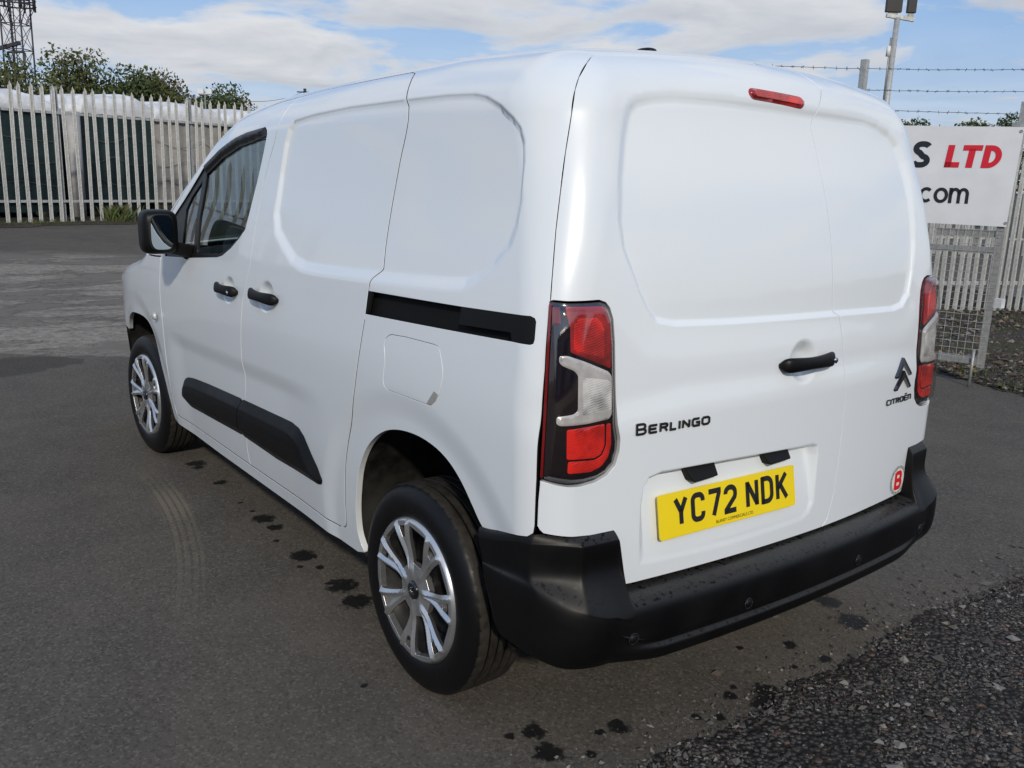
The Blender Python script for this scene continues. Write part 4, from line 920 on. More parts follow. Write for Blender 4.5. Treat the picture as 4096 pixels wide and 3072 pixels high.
# left flank
C_RES = .0095
EX_S = np.concatenate([rings(FEAT['side_recess'], (.052, .042, .032, .024, .017, .010, .004, -.003, -.010), 'xz')]+[disc(*b_) for b_ in FEAT['side_bowls']])
EX_R = np.concatenate([rings(FEAT['rear_recess'], (.035, .027, .020, .013, .007, .0, -.006), 'yz'), rings(FEAT['plate_recess'], (.008, .004, 0, -.005, -.010, -.015, -.020, -.026), 'yz', .008)]+[disc(*b_) for b_ in FEAT['rear_bowls']])
slide_poly = G1[::-1]+ROOFL[1:]+G2[1:]+DBOT[1:2]
SLIDE = panel('sliding_door', slide_poly, on_side(), M_WHITE, VAN, C_RES, gap=.0026, extra=EX_S, fold_mat=M_DARK)
WIN = [(2.862,1.287),(2.739,1.368),(2.537,1.51),(2.356,1.572),(2.19,1.605),(2.087,1.617),(1.904,1.629),(1.88,1.62),(1.871,1.607),(1.903,1.521),(1.937,1.426),(1.959,1.346),(1.977,1.285),(2.032,1.246),(2.108,1.203),(2.193,1.168),(2.251,1.156),(2.601,1.123),(2.941,1.1),(2.963,1.146),(2.937,1.225)]
door_poly = DTOP+DBOT[2:-1][::-1]+G1[::-1][1:-1]
FDOOR = panel('front_door', door_poly, on_side(), M_WHITE, VAN, .0105, holes=[WIN], gap=.0026, fold=.02, extra=EX_S, fold_mat=M_DARK)
GL_MAIN = [(2.502,1.487),(2.324,1.549),(2.148,1.584),(2.022,1.597),(1.893,1.601),(1.919,1.521),(1.95,1.426),(1.972,1.346),(1.991,1.295),(2.041,1.258),(2.115,1.216),(2.199,1.183),(2.256,1.17),(2.515,1.148),(2.525,1.297)]
GL_Q = [(2.546,1.459),(2.66,1.385),(2.715,1.325),(2.715,1.132),(2.557,1.144),(2.565,1.297)]
fr = panel('window_frame', WIN, on_side(1, -.007, False), M_SEAL, FDOOR, .02, holes=[GL_MAIN, GL_Q], gap=-.003, fold=.012)
panel('window_glass', GL_MAIN, on_side(1, -.013, False), M_GLASS, FDOOR, .03, gap=-.006, fold=0)
panel('quarter_glass', GL_Q, on_side(1, -.013, False), M_GLASSD, FDOOR, .03, gap=-.006, fold=0)
# wind deflector strip above the glass
defl = [(2.553,1.518),(2.362,1.58),(2.195,1.612),(2.093,1.625),(1.918,1.634),(1.888,1.607),(2.023,1.591),(2.149,1.579),(2.324,1.543),(2.5,1.484)]
panel('window_seal', defl, on_side(1, -.004, False, lambda Q: .012*sstep(0, .018, poly_sd(Q[:, 0], Q[:, 1], defl))), M_SEAL, FDOOR, .008, fold=.01)
RAIL = [(0.9706,1.173),(0.4978,1.188),(0.2361,1.199),(0.225,1.195),(0.2202,1.187),(0.2162,1.145),(0.2179,1.135),(0.2265,1.131),(0.2857,1.13),(0.9836,1.102),(0.9787,1.127)]
FLAP = [(0.8259,1.065),(0.8123,1.069),(0.7351,1.074),(0.596,1.076),(0.5786,1.074),(0.5657,1.065),(0.5533,1.043),(0.5426,1.019),(0.5394,0.9973),(0.5447,0.968),(0.5514,0.9493),(0.5663,0.9266),(0.5848,0.9118),(0.5977,0.9088),(0.7017,0.9068),(0.8147,0.9058),(0.833,0.9147),(0.8406,0.9286),(0.8386,0.9581),(0.8356,0.9885),(0.8413,1.011),(0.8491,1.032),(0.8437,1.053)]
RAILH = [(RAIL[0][0]-.006, RAIL[0][1]-.0005)]+RAIL[1:9]+[(RAIL[9][0]-.006, RAIL[9][1]+.0006),(RAIL[10][0]-.006, RAIL[10][1])]
WSE = [(2.38,1.775),(2.46,1.69),(2.55,1.607),(2.70,1.502),(2.85,1.395),(2.98,1.302),(3.12,1.20),(3.27,1.105)]
vc = lambda x: float(zk(np.array([x]))[0]+RK*math.atan2(np.interp(x, *T_TOP)-zk(np.array([x]))[0], -YK))
CEN = [(x, vc(x)) for x in np.linspace(float(top_s[-1][0]), 2.40, 30)]
RAILP = RAIL[9::-1][:1]+[RAIL[8], RAIL[7], RAIL[6], RAIL[5], RAIL[4], RAIL[3], RAIL[2], RAIL[1], RAIL[0]]
g2up = [(g[0]-.0046, g[1]) for g in G2[::-1][1:-1]]
g2path = [g for g in g2up if g[1] < RAIL[9][1]-.003]+[(RAIL[9][0]-.003, RAIL[9][1])]+RAILP[1:-1]+[(RAIL[0][0]-.003, RAIL[0][1])]+[g for g in g2up if g[1] > RAIL[0][1]+.003]
shell_poly = top_s[::-1]+[(g[0]+.0014, g[1]) for g in G4[1:]]+QBOT+ARCH_R[1:]+[(1.10,.296),(1.6,.290),(2.4,.284),(3.035,.288),(3.050,.306),(2.985,.331)]+[(d[0], d[1]-.0042) for d in DBOT[::-1][1:]]+g2path+[(r[0], r[1]+.0042) for r in ROOFL[::-1]]+[(d[0]+.003, d[1]+.0042) for d in DTOP[1:10]]+[(3.004,1.10),(3.26,1.08)]+WSE[::-1]+CEN[::-1]
def strip_doubles(Pl):
    out = []
    for p in Pl:
        if not out or math.hypot(p[0]-out[-1][0], p[1]-out[-1][1]) > 1e-5: out.append(tuple(p))
    return out
shell_poly = strip_doubles(shell_poly)
SHELL = panel('side_body_panel', shell_poly, on_side(), M_WHITE, VAN, C_RES, holes=[FLAP], fold=.02, hole_gap=.0, extra=EX_S, fold_mat=M_DARK, keep_white=lambda q: (np.hypot((q[:, 0]-.72)/.40, (q[:, 2]-.33)/.50) < 1.0) | (q[:, 2] < .325))
FLAPO = panel('fuel_flap', FLAP, on_side(), M_WHITE, SHELL, .009, gap=.0034, fold=.01, fold_mat=M_DARK)
panel('fuel_flap_recess', soften(np.array(FLAP), .01), on_side(1, -.014), M_DARK, SHELL, .03, gap=-.02, fold=0)
# finger notch at the flap's lower rear corner
panel('fuel_flap_notch', [(.585,.914),(.606,.914),(.575,.952),(.557,.948),(.565,.93)], on_side(1, .0012), P('notch_grey', (.33, .32, .30), .5), FLAPO, .01, fold=.003)
# sliding door rail: recessed channel, lips, end cover
def rail_floor(Q): return solve_rays(*side_rays(Q[:, 0].copy(), Q[:, 1].copy()), False, -.032)
panel('rail_seal', [(.9725,1.1735),(.9535,1.1745),(.964,1.1030),(.983,1.1022)], on_side(1, -.0012, False), M_DARK, SHELL, .02, fold=.01)
panel('rail_channel', RAILH, rail_floor, M_DARK, SHELL, .03, gap=-.012, fold=0, flip=True)
def side_pt(x, v, off=0., sgn=1):
    return solve_rays(*side_rays(np.array([float(x)]), np.array([float(v)]), sgn), False, off)[0]
def rear_pt(t, v, off=0., feat=False): return solve_rays(*rear_rays(np.array([float(t)]), np.array([float(v)])), feat, off)[0]
COVER = [(0.4978,1.187),(0.2382,1.198),(0.2271,1.194),(0.2229,1.187),(0.2189,1.145),(0.2207,1.136),(0.2283,1.133),(0.2858,1.132),(0.2938,1.152),(0.5008,1.142)]
panel('rail_end_cover', COVER, on_side(1, -.002, False), M_BLACK, SHELL, .012, fold=.03)
# cladding (two pieces, faceted)
def clad_h(poly):
    def h(Q):
        sd_ = poly_sd(Q[:, 0], Q[:, 1], poly); return .003+.021*np.clip(sd_/.036, 0, 1)+.004*sstep(.03, .07, sd_)
    return h
CL_ALL = soften([(2.755,.547),(2.70,.574),(2.60,.588),(2.40,.602),(2.008,.622),(1.523,.642),(1.463,.635),(1.42,.615),(1.361,.56),(1.323,.53),(1.292,.49),(1.30,.474),(1.325,.466),(1.7,.453),(2.05,.460),(2.40,.444),(2.705,.431),(2.765,.444),(2.79,.485)], .02, 4)
CL_F = soften([(2.755,.547),(2.70,.574),(2.60,.588),(2.40,.602),(2.001,.622),(2.023,.55),(2.043,.4585),(2.40,.444),(2.705,.431),(2.765,.444),(2.79,.485)], .03, 4)
CL_R = soften([(1.996,.622),(1.523,.642),(1.463,.635),(1.42,.615),(1.361,.56),(1.323,.53),(1.292,.49),(1.30,.474),(1.325,.466),(1.7,.453),(2.038,.4575),(2.018,.55)], .010, 4)
CLF = panel('rubbing_strip', CL_F, on_side(1, 0, True, clad_h(CL_ALL)), M_BLACK, FDOOR, .009, gap=.001, fold=.006, extra=rings(CL_ALL, (-.008, -.018, -.028, -.036, -.040, -.050, -.060, -.070), 'raw'))
CLR = panel('rubbing_strip', CL_R, on_side(1, 0, True, clad_h(CL_ALL)), M_BLACK, SLIDE, .009, gap=.001, fold=.006, extra=rings(CL_ALL, (-.008, -.018, -.028, -.036, -.040, -.050, -.060, -.070), 'raw'))
# front wing, bonnet, windscreen
BON = [(3.31,1.085),(3.6,1.0),(3.85,.955),(4.05,.895),(4.16,.83)]
wing_poly = [(2.9995,.95),(3.008,1.075),(3.012,1.092),(3.26,1.074)]+[(b[0], b[1]-.002) for b in BON]+[(4.19,.72),(4.18,.62),(3.85,.615)]+[q for q in ARCH_F[::-1] if q[0] < 3.845]+[(3.03,.30),(2.960,.333),(2.984,.396),(2.995,.48),(2.990,.62),(2.990,.78)]
wing_poly = strip_doubles(wing_poly)
WINGS = {}
for s in (1, -1):
    WINGS[s] = panel('front_wing', wing_poly, on_side(s), M_WHITE, VAN, .014 if s > 0 else .03, gap=.0018, fold=.02)
    bon = [(b[0], b[1]+.003) for b in BON]+[(x, vc(x)) for x in np.linspace(4.16, 3.31, 20)]
    panel('bonnet', bon, on_side(s, 0, False), M_WHITE, VAN, .03, fold=.01)
    wsp = [(w[0], w[1]+.004) for w in WSE]+[(x, vc(x)) for x in np.linspace(3.27, 2.40, 20)]
    panel('windscreen', wsp, on_side(s, -.004, False), M_WSC, VAN, .04, fold=0)
# off side: the same panels, coarser
panel('front_door', door_poly, on_side(-1), M_WHITE, VAN, .03, holes=[WIN], gap=.0021)
OFFD = [o for o in VAN.children if o.name.startswith('front_door')][-1]
panel('window_frame', WIN, on_side(-1, -.007, False), M_SEAL, OFFD, .03, holes=[GL_MAIN, GL_Q], gap=-.003, fold=.012)
panel('window_glass', GL_MAIN, on_side(-1, -.013, False), M_GLASS, OFFD, .05, gap=-.006, fold=0)
panel('quarter_glass', GL_Q, on_side(-1, -.013, False), M_GLASS, OFFD, .05, gap=-.006, fold=0)
panel('sliding_door', slide_poly, on_side(-1), M_WHITE, VAN, .03, gap=.0021)
panel('side_body_panel', shell_poly, on_side(-1), M_WHITE, VAN, .025, fold=.02)
panel('rail_channel', RAILH, lambda Q: solve_rays(*side_rays(Q[:, 0].copy(), Q[:, 1].copy(), -1), False, -.02), M_DARK, VAN, .05, gap=-.012, fold=0)
# inner dark shell behind the panel gaps
for s in (1, -1):
    panel('inner_shell', [(.30,.83),(.30,1.68),(1.72,1.655),(1.76,1.45),(1.86,1.09),(2.93,1.05),(2.93,.36),(1.19,.37),(1.12,.60),(1.02,.76),(.9,.84)], on_side(s, -.024), M_DARK, VAN, .05, fold=0)
# nose
def on_front(Q):
    t, v = Q[:, 0], Q[:, 1]; al = np.sign(t)*np.maximum(np.abs(t)-.45, 0)/.4
    o = np.stack([np.full_like(t, 3.9), np.clip(t, -.45, .45), v], 1); d = np.stack([np.cos(al), np.sin(al), 0*al], 1)
    return solve_rays(o, d, False, .0)
panel('front_bumper', soften([(-.86,.24),(.86,.24),(.95,.60),(.80,.84),(-.80,.84),(-.95,.60)], .05), on_front, M_BLACK, VAN, .04, fold=.02)
panel('bonnet_front', [(-.80,.845),(.80,.845),(.74,.93),(-.74,.93)], on_front, M_WHITE, VAN, .04, fold=.01)
# floor and arch liners
mb = MB(); mb.box((.22, -.78, .30), (4.15, .78, .335)); mb.box((.25, -.50, .22), (.75, -.05, .30)); mb.tube((.715, -.74, .31), (.715, .74, .31), .05, n=12); mb.build('underbody', M_DARK, VAN)
def liner(arch, s, yi=.50):
    A = densify(np.array(arch), .03, False); c = A.mean(0); p0 = solve_rays(*side_rays(A[:, 0], A[:, 1], s), True, -.004)
    out = p0.copy(); out[:, 0] += .006*np.sign(A[:, 0]-c[0]); out[:, 2] += .004
    V = []; Fc = []; n = len(A)
    ys_ = np.linspace(0, 1, 6)
    for k in ys_:
        for i in range(n):
            q = out[i].copy(); q[1] = q[1]*(1-k)+s*yi*k
            b_ = .014*math.sin(math.pi*k); q[2] += b_
            V.append(tuple(q))
    for k in range(5):
        for i in range(n-1): Fc.append((k*n+i, k*n+i+1, (k+1)*n+i+1, (k+1)*n+i))
    Fc.append(tuple(range(5*n, 6*n)))
    return obj('wheel_arch_liner', V, Fc, M_LINER, VAN, True)
for s in (1, -1):
    AR = [(.30,.30),(.32,.50)]+ARCH_R+[(1.045,.29)]
    liner(AR, s); liner([(3.045,.285)]+ARCH_F+[(3.93,.29)], s)

# rear doors
DB_L = [(.840,.690),(.832,.682),(.772,.672),(.70,.664),(.684,.655),(.674,.638),(.669,.615),(.664,.545),(.659,.524),(.645,.515),(.60,.513),(.348,.511),(-.157,.507)]
lampo = [(0.8379,1.238),(0.8006,1.236),(0.7245,1.238),(0.7068,1.232),(0.695,1.219),(0.685,1.192),(0.6793,1.137),(0.6751,1.038),(0.6685,0.938),(0.6605,0.9),(0.6615,0.871),(0.671,0.837),(0.692,0.815),(0.721,0.8025),(0.756,0.7985),(0.784,0.8005),(0.81,0.8065),(0.843,0.8155)]
g4low = [p for p in side_to_rear([(.178,.82),(.179,.764),(.180,.70)])][1:]
def rd_left():
    Pl = [tuple(topr[0])]+[tuple(q) for q in g4r[1:11]]+lampo+[tuple(q) for q in g4low]+DB_L+SPLIT+[tuple(q) for q in topr[14:0:-1]]
    return strip_doubles(Pl)
def rd_right():
    m = lambda l: [(-a, b) for a, b in l]
    Pl = [tuple(topr[-1])]+m([tuple(q) for q in g4r[1:11]])+m(lampo)+m([tuple(q) for q in g4low])+m(DB_L[:-2])+[(-.348,.5085),(-.165,.507)]+SPLIT[1:]+[tuple(q) for q in topr[16:-1]]
    return strip_doubles(Pl)
RDL = panel('rear_door', rd_left(), on_rear(), M_WHITE, VAN, C_RES, gap=.0022, fold=.02, flip=True, extra=EX_R)
RDR = panel('rear_door', rd_right(), on_rear(), M_WHITE, VAN, C_RES, gap=.0022, fold=.02, flip=True, extra=EX_R)
RDL['label'] = 'wide rear door with handle and number plate'; RDR['label'] = 'narrow rear door with chevron emblem'
panel('inner_shell', [(-.80,.55),(.80,.55),(.86,.8),(.86,1.7),(.6,1.85),(-.6,1.85),(-.86,1.7),(-.86,.8)], on_rear(-.030), M_DARK, VAN, .05, fold=0, flip=True)

# tail lamps
def lamp(s):
    mir = s < 0; fl = (s > 0)
    dome = lambda Q: .002+.006*sstep(0, .03, poly_sd(Q[:, 0], Q[:, 1], LAMP))
    base = panel('tail_lamp', LAMP, on_rear(0, False, dome, mir), M_LBLK, VAN, .008, gap=.001, fold=.02, flip=fl, fold_mat=M_LEDGE)
    def piece(nm, poly, mat, h, res=.006, fold=.006):
        pl = soften(poly, .005, 3)
        hf = lambda Q: .0085+h*sstep(0, .004, poly_sd(Q[:, 0], Q[:, 1], pl))
        return panel(nm, pl, on_rear(0, False, hf, mir), mat, base, res, fold=fold, flip=fl, rnd=.0006)
    piece('red_lens', [(0.8048,1.224),(0.7256,1.225),(0.7104,1.218),(0.7004,1.199),(0.6949,1.137),(0.6944,1.077),(0.7375,1.097),(0.7913,1.121),(0.793,1.174)], M_REDD, .0010)
    piece('red_reflector', [(.790,1.123),(.791,1.180),(.780,1.204),(.737,1.204),(.717,1.186),(.710,1.155),(.708,1.095),(.738,1.107)], M_REDL, .0016)
    piece('red_edge', [(.8415,.824),(.8370,.824),(.8325,1.230),(.8365,1.231)], M_LEDGE, .0006)
    piece('red_strip', [(0.7022,1.174),(0.6976,1.174),(0.6958,1.085),(0.7013,1.087)], M_REDL, .0022, .005)
    hb = .0145
    W = [(0.8135,1.112),(0.7974,1.113),(0.7676,1.101),(0.7014,1.07),(0.6915,1.058),(0.6879,0.9669),(0.6959,0.955),(0.749,0.95),(0.8079,0.9498),(0.8149,0.9548),(0.8149,0.9706),(0.7819,0.9758),(0.7729,0.9839),(0.7747,1.067),(0.7825,1.078),(0.8085,1.091),(0.8136,1.099)]
    piece('clear_bracket', W, M_LWHT, hb-.008, .005, .016)
    hr = [(0.7677,1.062),(0.7036,1.05),(0.6966,1.04),(0.6949,0.9799),(0.6999,0.9749),(0.766,0.9739)]
    plr = soften(hr, .004, 3)
    panel('reversing_lens', plr, on_rear(0, False, lambda Q: .0158+.0*Q[:, 0], mir), M_LREV, base, .006, fold=.002, flip=fl, rnd=.0005)
    piece('red_reflector', [(0.794,0.9399),(0.706,0.944),(0.704,0.891),(0.713,0.87),(0.729,0.863),(0.792,0.868)], M_REDL, .0030)
    piece('red_lens', [(0.7005,0.944),(0.69,0.944),(0.686,0.892),(0.693,0.86),(0.71,0.84),(0.737,0.83),(0.789,0.833),(0.789,0.862),(0.729,0.857),(0.709,0.866),(0.6995,0.89)], M_REDL, .0012)
    piece('side_reflector', [(0.8317,1.222),(0.8151,1.222),(0.8122,1.183),(0.8287,1.183)], M_LEDGE, .001)
    cov = lambda Q: .003+.0165*sstep(0, .022, poly_sd(Q[:, 0], Q[:, 1], LAMP))
    panel('lamp_cover', LAMP, on_rear(0, False, cov, mir), M_COVER, base, .008, gap=.0025, fold=.0, flip=fl, extra=rings(LAMP, (-.004, -.008, -.012, -.016, -.020, -.025), 'raw', .008))
    return base
lamp(1); lamp(-1)
# high brake lamp
bl = soften([(0.1329,1.789),(-0.086,1.779),(-0.0991,1.766),(-0.0848,1.751),(0.1309,1.761),(0.1442,1.775)], .012, 4)
BRK = panel('brake_lamp', bl, on_rear(0, True, lambda Q: .001+.007*sstep(0, .010, poly_sd(Q[:, 0], Q[:, 1], bl))), M_REDD, VAN, .006, fold=.006, flip=True)
bi = soften([(0.1169,1.782),(-0.0749,1.772),(-0.0845,1.765),(-0.0734,1.758),(0.1181,1.766),(0.1278,1.774)], .006, 3)
panel('brake_lamp_lens', bi, on_rear(0, True, lambda Q: .0086+0*Q[:, 0]), M_REDL, BRK, .006, fold=.003, flip=True, rnd=.0005)

# rear bumper
B_C = [(-.03,.500),(.0,.500),(.025,.499),(.05,.496),(.070,.490),(.082,.477),(.087,.455),(.088,.42),(.086,.388),(.078,.379),(.075,.369),(.085,.359),(.083,.345),(.066,.318),(-.02,.302)]
B_K = [(-.005,.674),(.014,.667),(.028,.655),(.032,.642),(.035,.572),(.072,.548),(.083,.52),(.087,.485),(.088,.455),(.088,.428),(.086,.402),(.081,.378),(.071,.357),(.050,.339),(-.02,.325)]
TR = [(.654,.674)]*5+[(.685,.82)]+[(.66,.82)]+[(.63,.82)]+[(.60,.80)]+[(.54,.76)]*6
UPW = [1, 1, 1, 1, .95, .35, .12, 0, 0, 0, 0, 0, 0, 0, 0]           # how far each row follows the sharp block corner
def catmull(Pl, k):
    Pl = np.asarray(Pl, float); Q = np.concatenate([[2*Pl[0]-Pl[1]], Pl, [2*Pl[-1]-Pl[-2]]]); out = []
    for i in range(len(Pl)-1):
        a, b, c, d = Q[i:i+4]
        for j in range(k):
            t = j/k; out.append(.5*((2*b)+(-a+c)*t+(2*a-5*b+4*c-d)*t*t+(-a+3*b-3*c+d)*t**3))
    out.append(Pl[-1]); return np.array(out)
Y1 = .715
yy = np.unique(np.concatenate([np.linspace(0, .54, 30), np.linspace(.54, Y1, 70)])); tau = np.linspace(0, 1, 90)[1:]
xrear = lambda y, z: float(np.interp(z, *T_REAR))+.08*y*y
cols = []
for y in yy:
    sec = []
    for i in range(15):
        w = float(sstep(TR[i][0], TR[i][1], y)); n = B_C[i][0]*(1-w)+B_K[i][0]*w; z = B_C[i][1]*(1-w)+B_K[i][1]*w
        sec.append((xrear(y, z)-n, y, z))
    cols.append(sec)
for t in tau:
    sec = []
    for i in range(15):
        yq = Y1+(.86-Y1)*t; w = float(sstep(TR[i][0], TR[i][1], yq)); n = B_C[i][0]*(1-w)+B_K[i][0]*w; z = B_C[i][1]*(1-w)+B_K[i][1]*w
        if i <= 4: z -= .036*float(sstep(.55, 1., t))*(1 if i < 4 else .5)
        rise = float(sstep(.35, 1., t)); z += rise*(.030*(i-8)/6 if i >= 9 else 0)
        xe = .372-.30*max(0, .631-z); hw = float(half_width(np.array([xe]), np.array([z]))[0])
        A = np.array([xrear(Y1, z)-n, Y1])
        # block: flat back, crisp vertical edge, raked cheek, flank
        Pk = [A, np.array([xrear(.783, z)-n, .783]), np.array([.186, .868+.35*n]), np.array([xe, hw+min(.012, n*.35)])]
        kt = [0, .24, .58, 1.]
        up = np.array([np.interp(t, kt, [p[0] for p in Pk]), np.interp(t, kt, [p[1] for p in Pk])])
        B = np.array([xe, hw+max(-.02, min(.020, n*.24))]); e = 2/2.55; a = t*math.pi/2
        lo = np.array([B[0]-(B[0]-A[0])*math.cos(a)**e, A[1]+(B[1]-A[1])*math.sin(a)**e])
        q = up*UPW[i]+lo*(1-UPW[i]); sec.append((q[0], q[1], z))
    cols.append(sec)
full = np.array([catmull(c, 5) for c in cols])
# ease the sharp edge a little
sm = full.copy(); k0 = len(yy); sm[k0+1:-1] = .25*full[k0:-2]+.5*full[k0+1:-1]+.25*full[k0+2:]; full = sm
mirr = full[::-1].copy(); mirr[:, :, 1] *= -1
bp = np.concatenate([mirr[:-1], full]); nr, nc = bp.shape[:2]; bp = bp.reshape(-1, 3)
ii = np.arange(nr*nc).reshape(nr, nc)
Fb = np.stack([ii[:-1, :-1].ravel(), ii[:-1, 1:].ravel(), ii[1:, 1:].ravel(), ii[1:, :-1].ravel()], 1)
BUMPER = obj('rear_bumper', bp, Fb[:, ::-1], M_BUMP, VAN, True)
mo = BUMPER.modifiers.new('thick', 'SOLIDIFY'); mo.thickness = .004; mo.offset = -1
def rear_frame(t, v, off=0., feat=True):
    p = rear_pt(t, v, off, feat); n = grad_F(p[None], feat)[0]; return p, n
# parking sensors
for t, z in ((.664, .408), (.26, .405), (-.26, .405), (-.664, .408)):
    n = Vector((-1, .16*t, 0)).normalized(); c = Vector((xrear(t, z)-.0885, t, z))
    mb = MB(); mb.tube(c-n*.004, c+n*.0025, .0125, .0118, 20); so = mb.build('parking_sensor', M_BLACK, BUMPER, True)
    mb = MB(); u = n.cross(Vector((0, 0, 1))).normalized(); w = n.cross(u)
    mb.path([c+u*(.0145*math.cos(a))+w*(.0145*math.sin(a))+n*.0005 for a in np.linspace(0, 2*math.pi, 21)], .0017, 6); mb.build('sensor_ring', M_GLOSSB, BUMPER, True)

# --- handles
def handle(name, A, N, parent, L=.25, up=(0, 0, 1), mat=M_BLACK, flip=1, drop=.0):
    """a pull handle: a bowed, tapering bar standing off the panel. A: centre on the panel, N: outward normal"""
    A, N = Vector(A), Vector(N).normalized(); U = Vector(up); T = U.cross(N).normalized()*flip; U = N.cross(T).normalized()*flip if False else Vector(up)-N*Vector(up).dot(N); U.normalize()
    n = 25; m = 14; V = []; Fc = []
    for i in range(n):
        k = i/(n-1); s = (k-.5)*L
        lift = .036*math.sin(math.pi*min(1, max(0, k)))**.45
        body = .0195+.0020*math.cos(2*math.pi*k)
        endt = (1-(1-min(1, k/.13))**3)**.5*(1-(1-min(1, (1-k)/.07))**3)**.5
        hh = body*max(.30, endt); th = .0115*max(.45, endt)
        c = A+T*s+N*(lift*.75+.004)+U*(drop*math.sin(math.pi*k))
        for j in range(m):
            a = 2*math.pi*j/m; ca, sa = math.cos(a), math.sin(a)
            V.append(c+U*(hh*math.copysign(abs(ca)**.7, ca))+N*(th*math.copysign(abs(sa)**.8, sa)))
    for i in range(n-1):
        for j in range(m): Fc.append((i*m+j, i*m+(j+1) % m, (i+1)*m+(j+1) % m, (i+1)*m+j))
    Fc += [tuple(range(m))[::-1], tuple(range((n-1)*m, n*m))]
    return obj(name, V, Fc, mat, parent, True)
for x, v, par, dr in ((2.093, 1.045, FDOOR, .0), (1.722, 1.062, SLIDE, .0)):
    p = side_pt(x, v); n = grad_F(p[None], False)[0]
    handle('door_handle', p, n, par, .205 if par is FDOOR else .235, flip=-1)
    if par is FDOOR:
        c = Vector(p)+Vector((-.072, .030, -.002)); mb = MB(); mb.tube(c, c+Vector((0, .006, 0)), .008, n=14); mb.build('lock_barrel', M_CHROME, par, True)
p, n = rear_frame(-.018, 1.030, 0, False)
handle('door_handle', p, n, RDL, .236, flip=1)
c = Vector(rear_pt(-.118, 1.030))+Vector((-.030, 0, 0)); mb = MB(); mb.tube(c, c+Vector((-.006, 0, 0)), .0085, n=14); mb.build('lock_barrel', M_CHROME, RDL, True)
p = side_pt(3.06, .807); n = Vector(grad_F(p[None], True)[0]); c = Vector(p)
V, Fc = lathe([(.0, .012), (.008, .011), (.014, .008), (.018, .003), (.019, -.004)], 20); q = Vector((0, 1, 0)).rotation_difference(n).to_matrix()
obj('side_repeater', [c+n*.016+q @ Vector(v) for v in V], Fc, M_LREV, WINGS[1], True)

# --- wheels
def trim_mesh():
    NG = 7; ang = lambda r: rad(3.0+6.2*(r-.05)/.15)
    wb = lambda r: .0100+.0022*sstep(.12, .2, r)
    holes = []
    def hole(a0, a1, r0, r1):
        rs = np.linspace(r0, r1, 12)
        a = [(r, a0(r)+wb(r)/r) for r in rs]; b = [(r, a1(r)-wb(r)/r) for r in rs[::-1]]
        holes.append(soften([(r*math.cos(t), r*math.sin(t)) for r, t in a+b], .006, 3))
    for g in range(NG):
        g0 = rad(360/NG*g+20)
        hole(lambda r: g0-ang(r), lambda r: g0+ang(r), .158, .196)
        hole(lambda r: g0+ang(r), lambda r: g0+rad(360/NG)-ang(r), .080, .200)
    out = [(.2235*math.cos(t), .2235*math.sin(t)) for t in np.linspace(0, 2*math.pi, 160, endpoint=False)]
    def fm(Q):
        r = np.hypot(Q[:, 0], Q[:, 1]); t = np.arctan2(Q[:, 1], Q[:, 0])
        h = .002+.016*(1-sstep(.02, .10, r))*.5+.012*sstep(.09, .19, r)-.016*sstep(.208, .2235, r)
        dmin = np.full(r.shape, 9.); an = rad(3.0)+rad(6.2)*(r-.05)/.15
        for g in range(NG):
            for c in (rad(360/NG*g+20)-an, rad(360/NG*g+20)+an):
                d = (t-c+np.pi) % (2*np.pi)-np.pi; dmin = np.minimum(dmin, np.abs(d)*r)
        h = h+.009*np.clip(1-dmin/.0125, 0, 1)*sstep(.03, .07, r)*(1-sstep(.200, .214, r))
        h = h-.010*(1-sstep(.024, .030, r))
        return np.stack([Q[:, 0], h, Q[:, 1]], 1)
    o = panel('wheel_trim', out, fm, M_SILVER, None, .0032, holes=holes, fold=.020, flip=True, rnd=.0012)
    me = o.data; bpy.data.objects.remove(o); return me
TRIM = trim_mesh()
def tyre_mesh():
    # half section (r, y): y outward from the tyre's centre plane
    hw = .1025
    prof = [(.205, .080), (.212, .090), (.222, .097), (.235, .1015), (.252, .1035), (.270, .1025), (.288, .098), (.300, .091), (.3085, .083), (.3135, .0735)]
    tread = []
    for y, d in ((.070, 0), (.0500, 0), (.0485, 1), (.0415, 1), (.040, 0), (.020, 0), (.0185, 1), (.0105, 1), (.009, 0), (0, 0)):
        tread.append((.3165-.00012*(abs(y)*100)**1.6*.5-(.0075 if d else 0), y))
    P_ = prof+tread
    P_ = P_+[(r, -y) for r, y in P_[::-1][1:]]
    n = 240; V = []; Fc = []; k = len(P_)
    for i in range(n):
        a = 2*math.pi*i/n
        for m, (r, y) in enumerate(P_):
            rr = r
            if .054 < abs(y) < .080 and (i % 5) in (0,): rr -= .0028            # shoulder blocks
            if .021 < abs(y) < .040 and (i % 8) in (3,): rr -= .0016
            if .100 < y and .24 < r < .262 and (i % 48) in (2, 3, 5, 7, 8, 10, 12, 13): rr = r; y = y+.0012   # raised sidewall marks
            # flattened a touch where it stands
            x, z = rr*math.cos(a), rr*math.sin(a)
            if z < -.313: z = -.313+(z+.313)*.15
            V.append((x, y, z))
    for i in range(n):
        j = (i+1) % n
        for m in range(k-1): Fc.append((i*k+m, i*k+m+1, j*k+m+1, j*k+m))
    return mesh_data('tyre', V, np.array(Fc), M_TYRE, True)
TYRE = tyre_mesh()
TYRE.set_sharp_from_angle(angle=rad(32))
def rim_mesh():
    V, Fc = lathe([(.0, .012), (.05, .012), (.06, .004), (.075, .0), (.12, -.012), (.155, -.002), (.175, -.006), (.178, -.05), (.195, -.055), (.198, .040), (.206, .072), (.214, .080), (.216, .086), (.2205, .088), (.2215, .082), (.212, .070), (.205, -.08), (.15, -.10), (.05, -.06), (0, -.06)], 72)
    return mesh_data('wheel', V, np.array(Fc), M_STEEL, True)
RIM = rim_mesh()
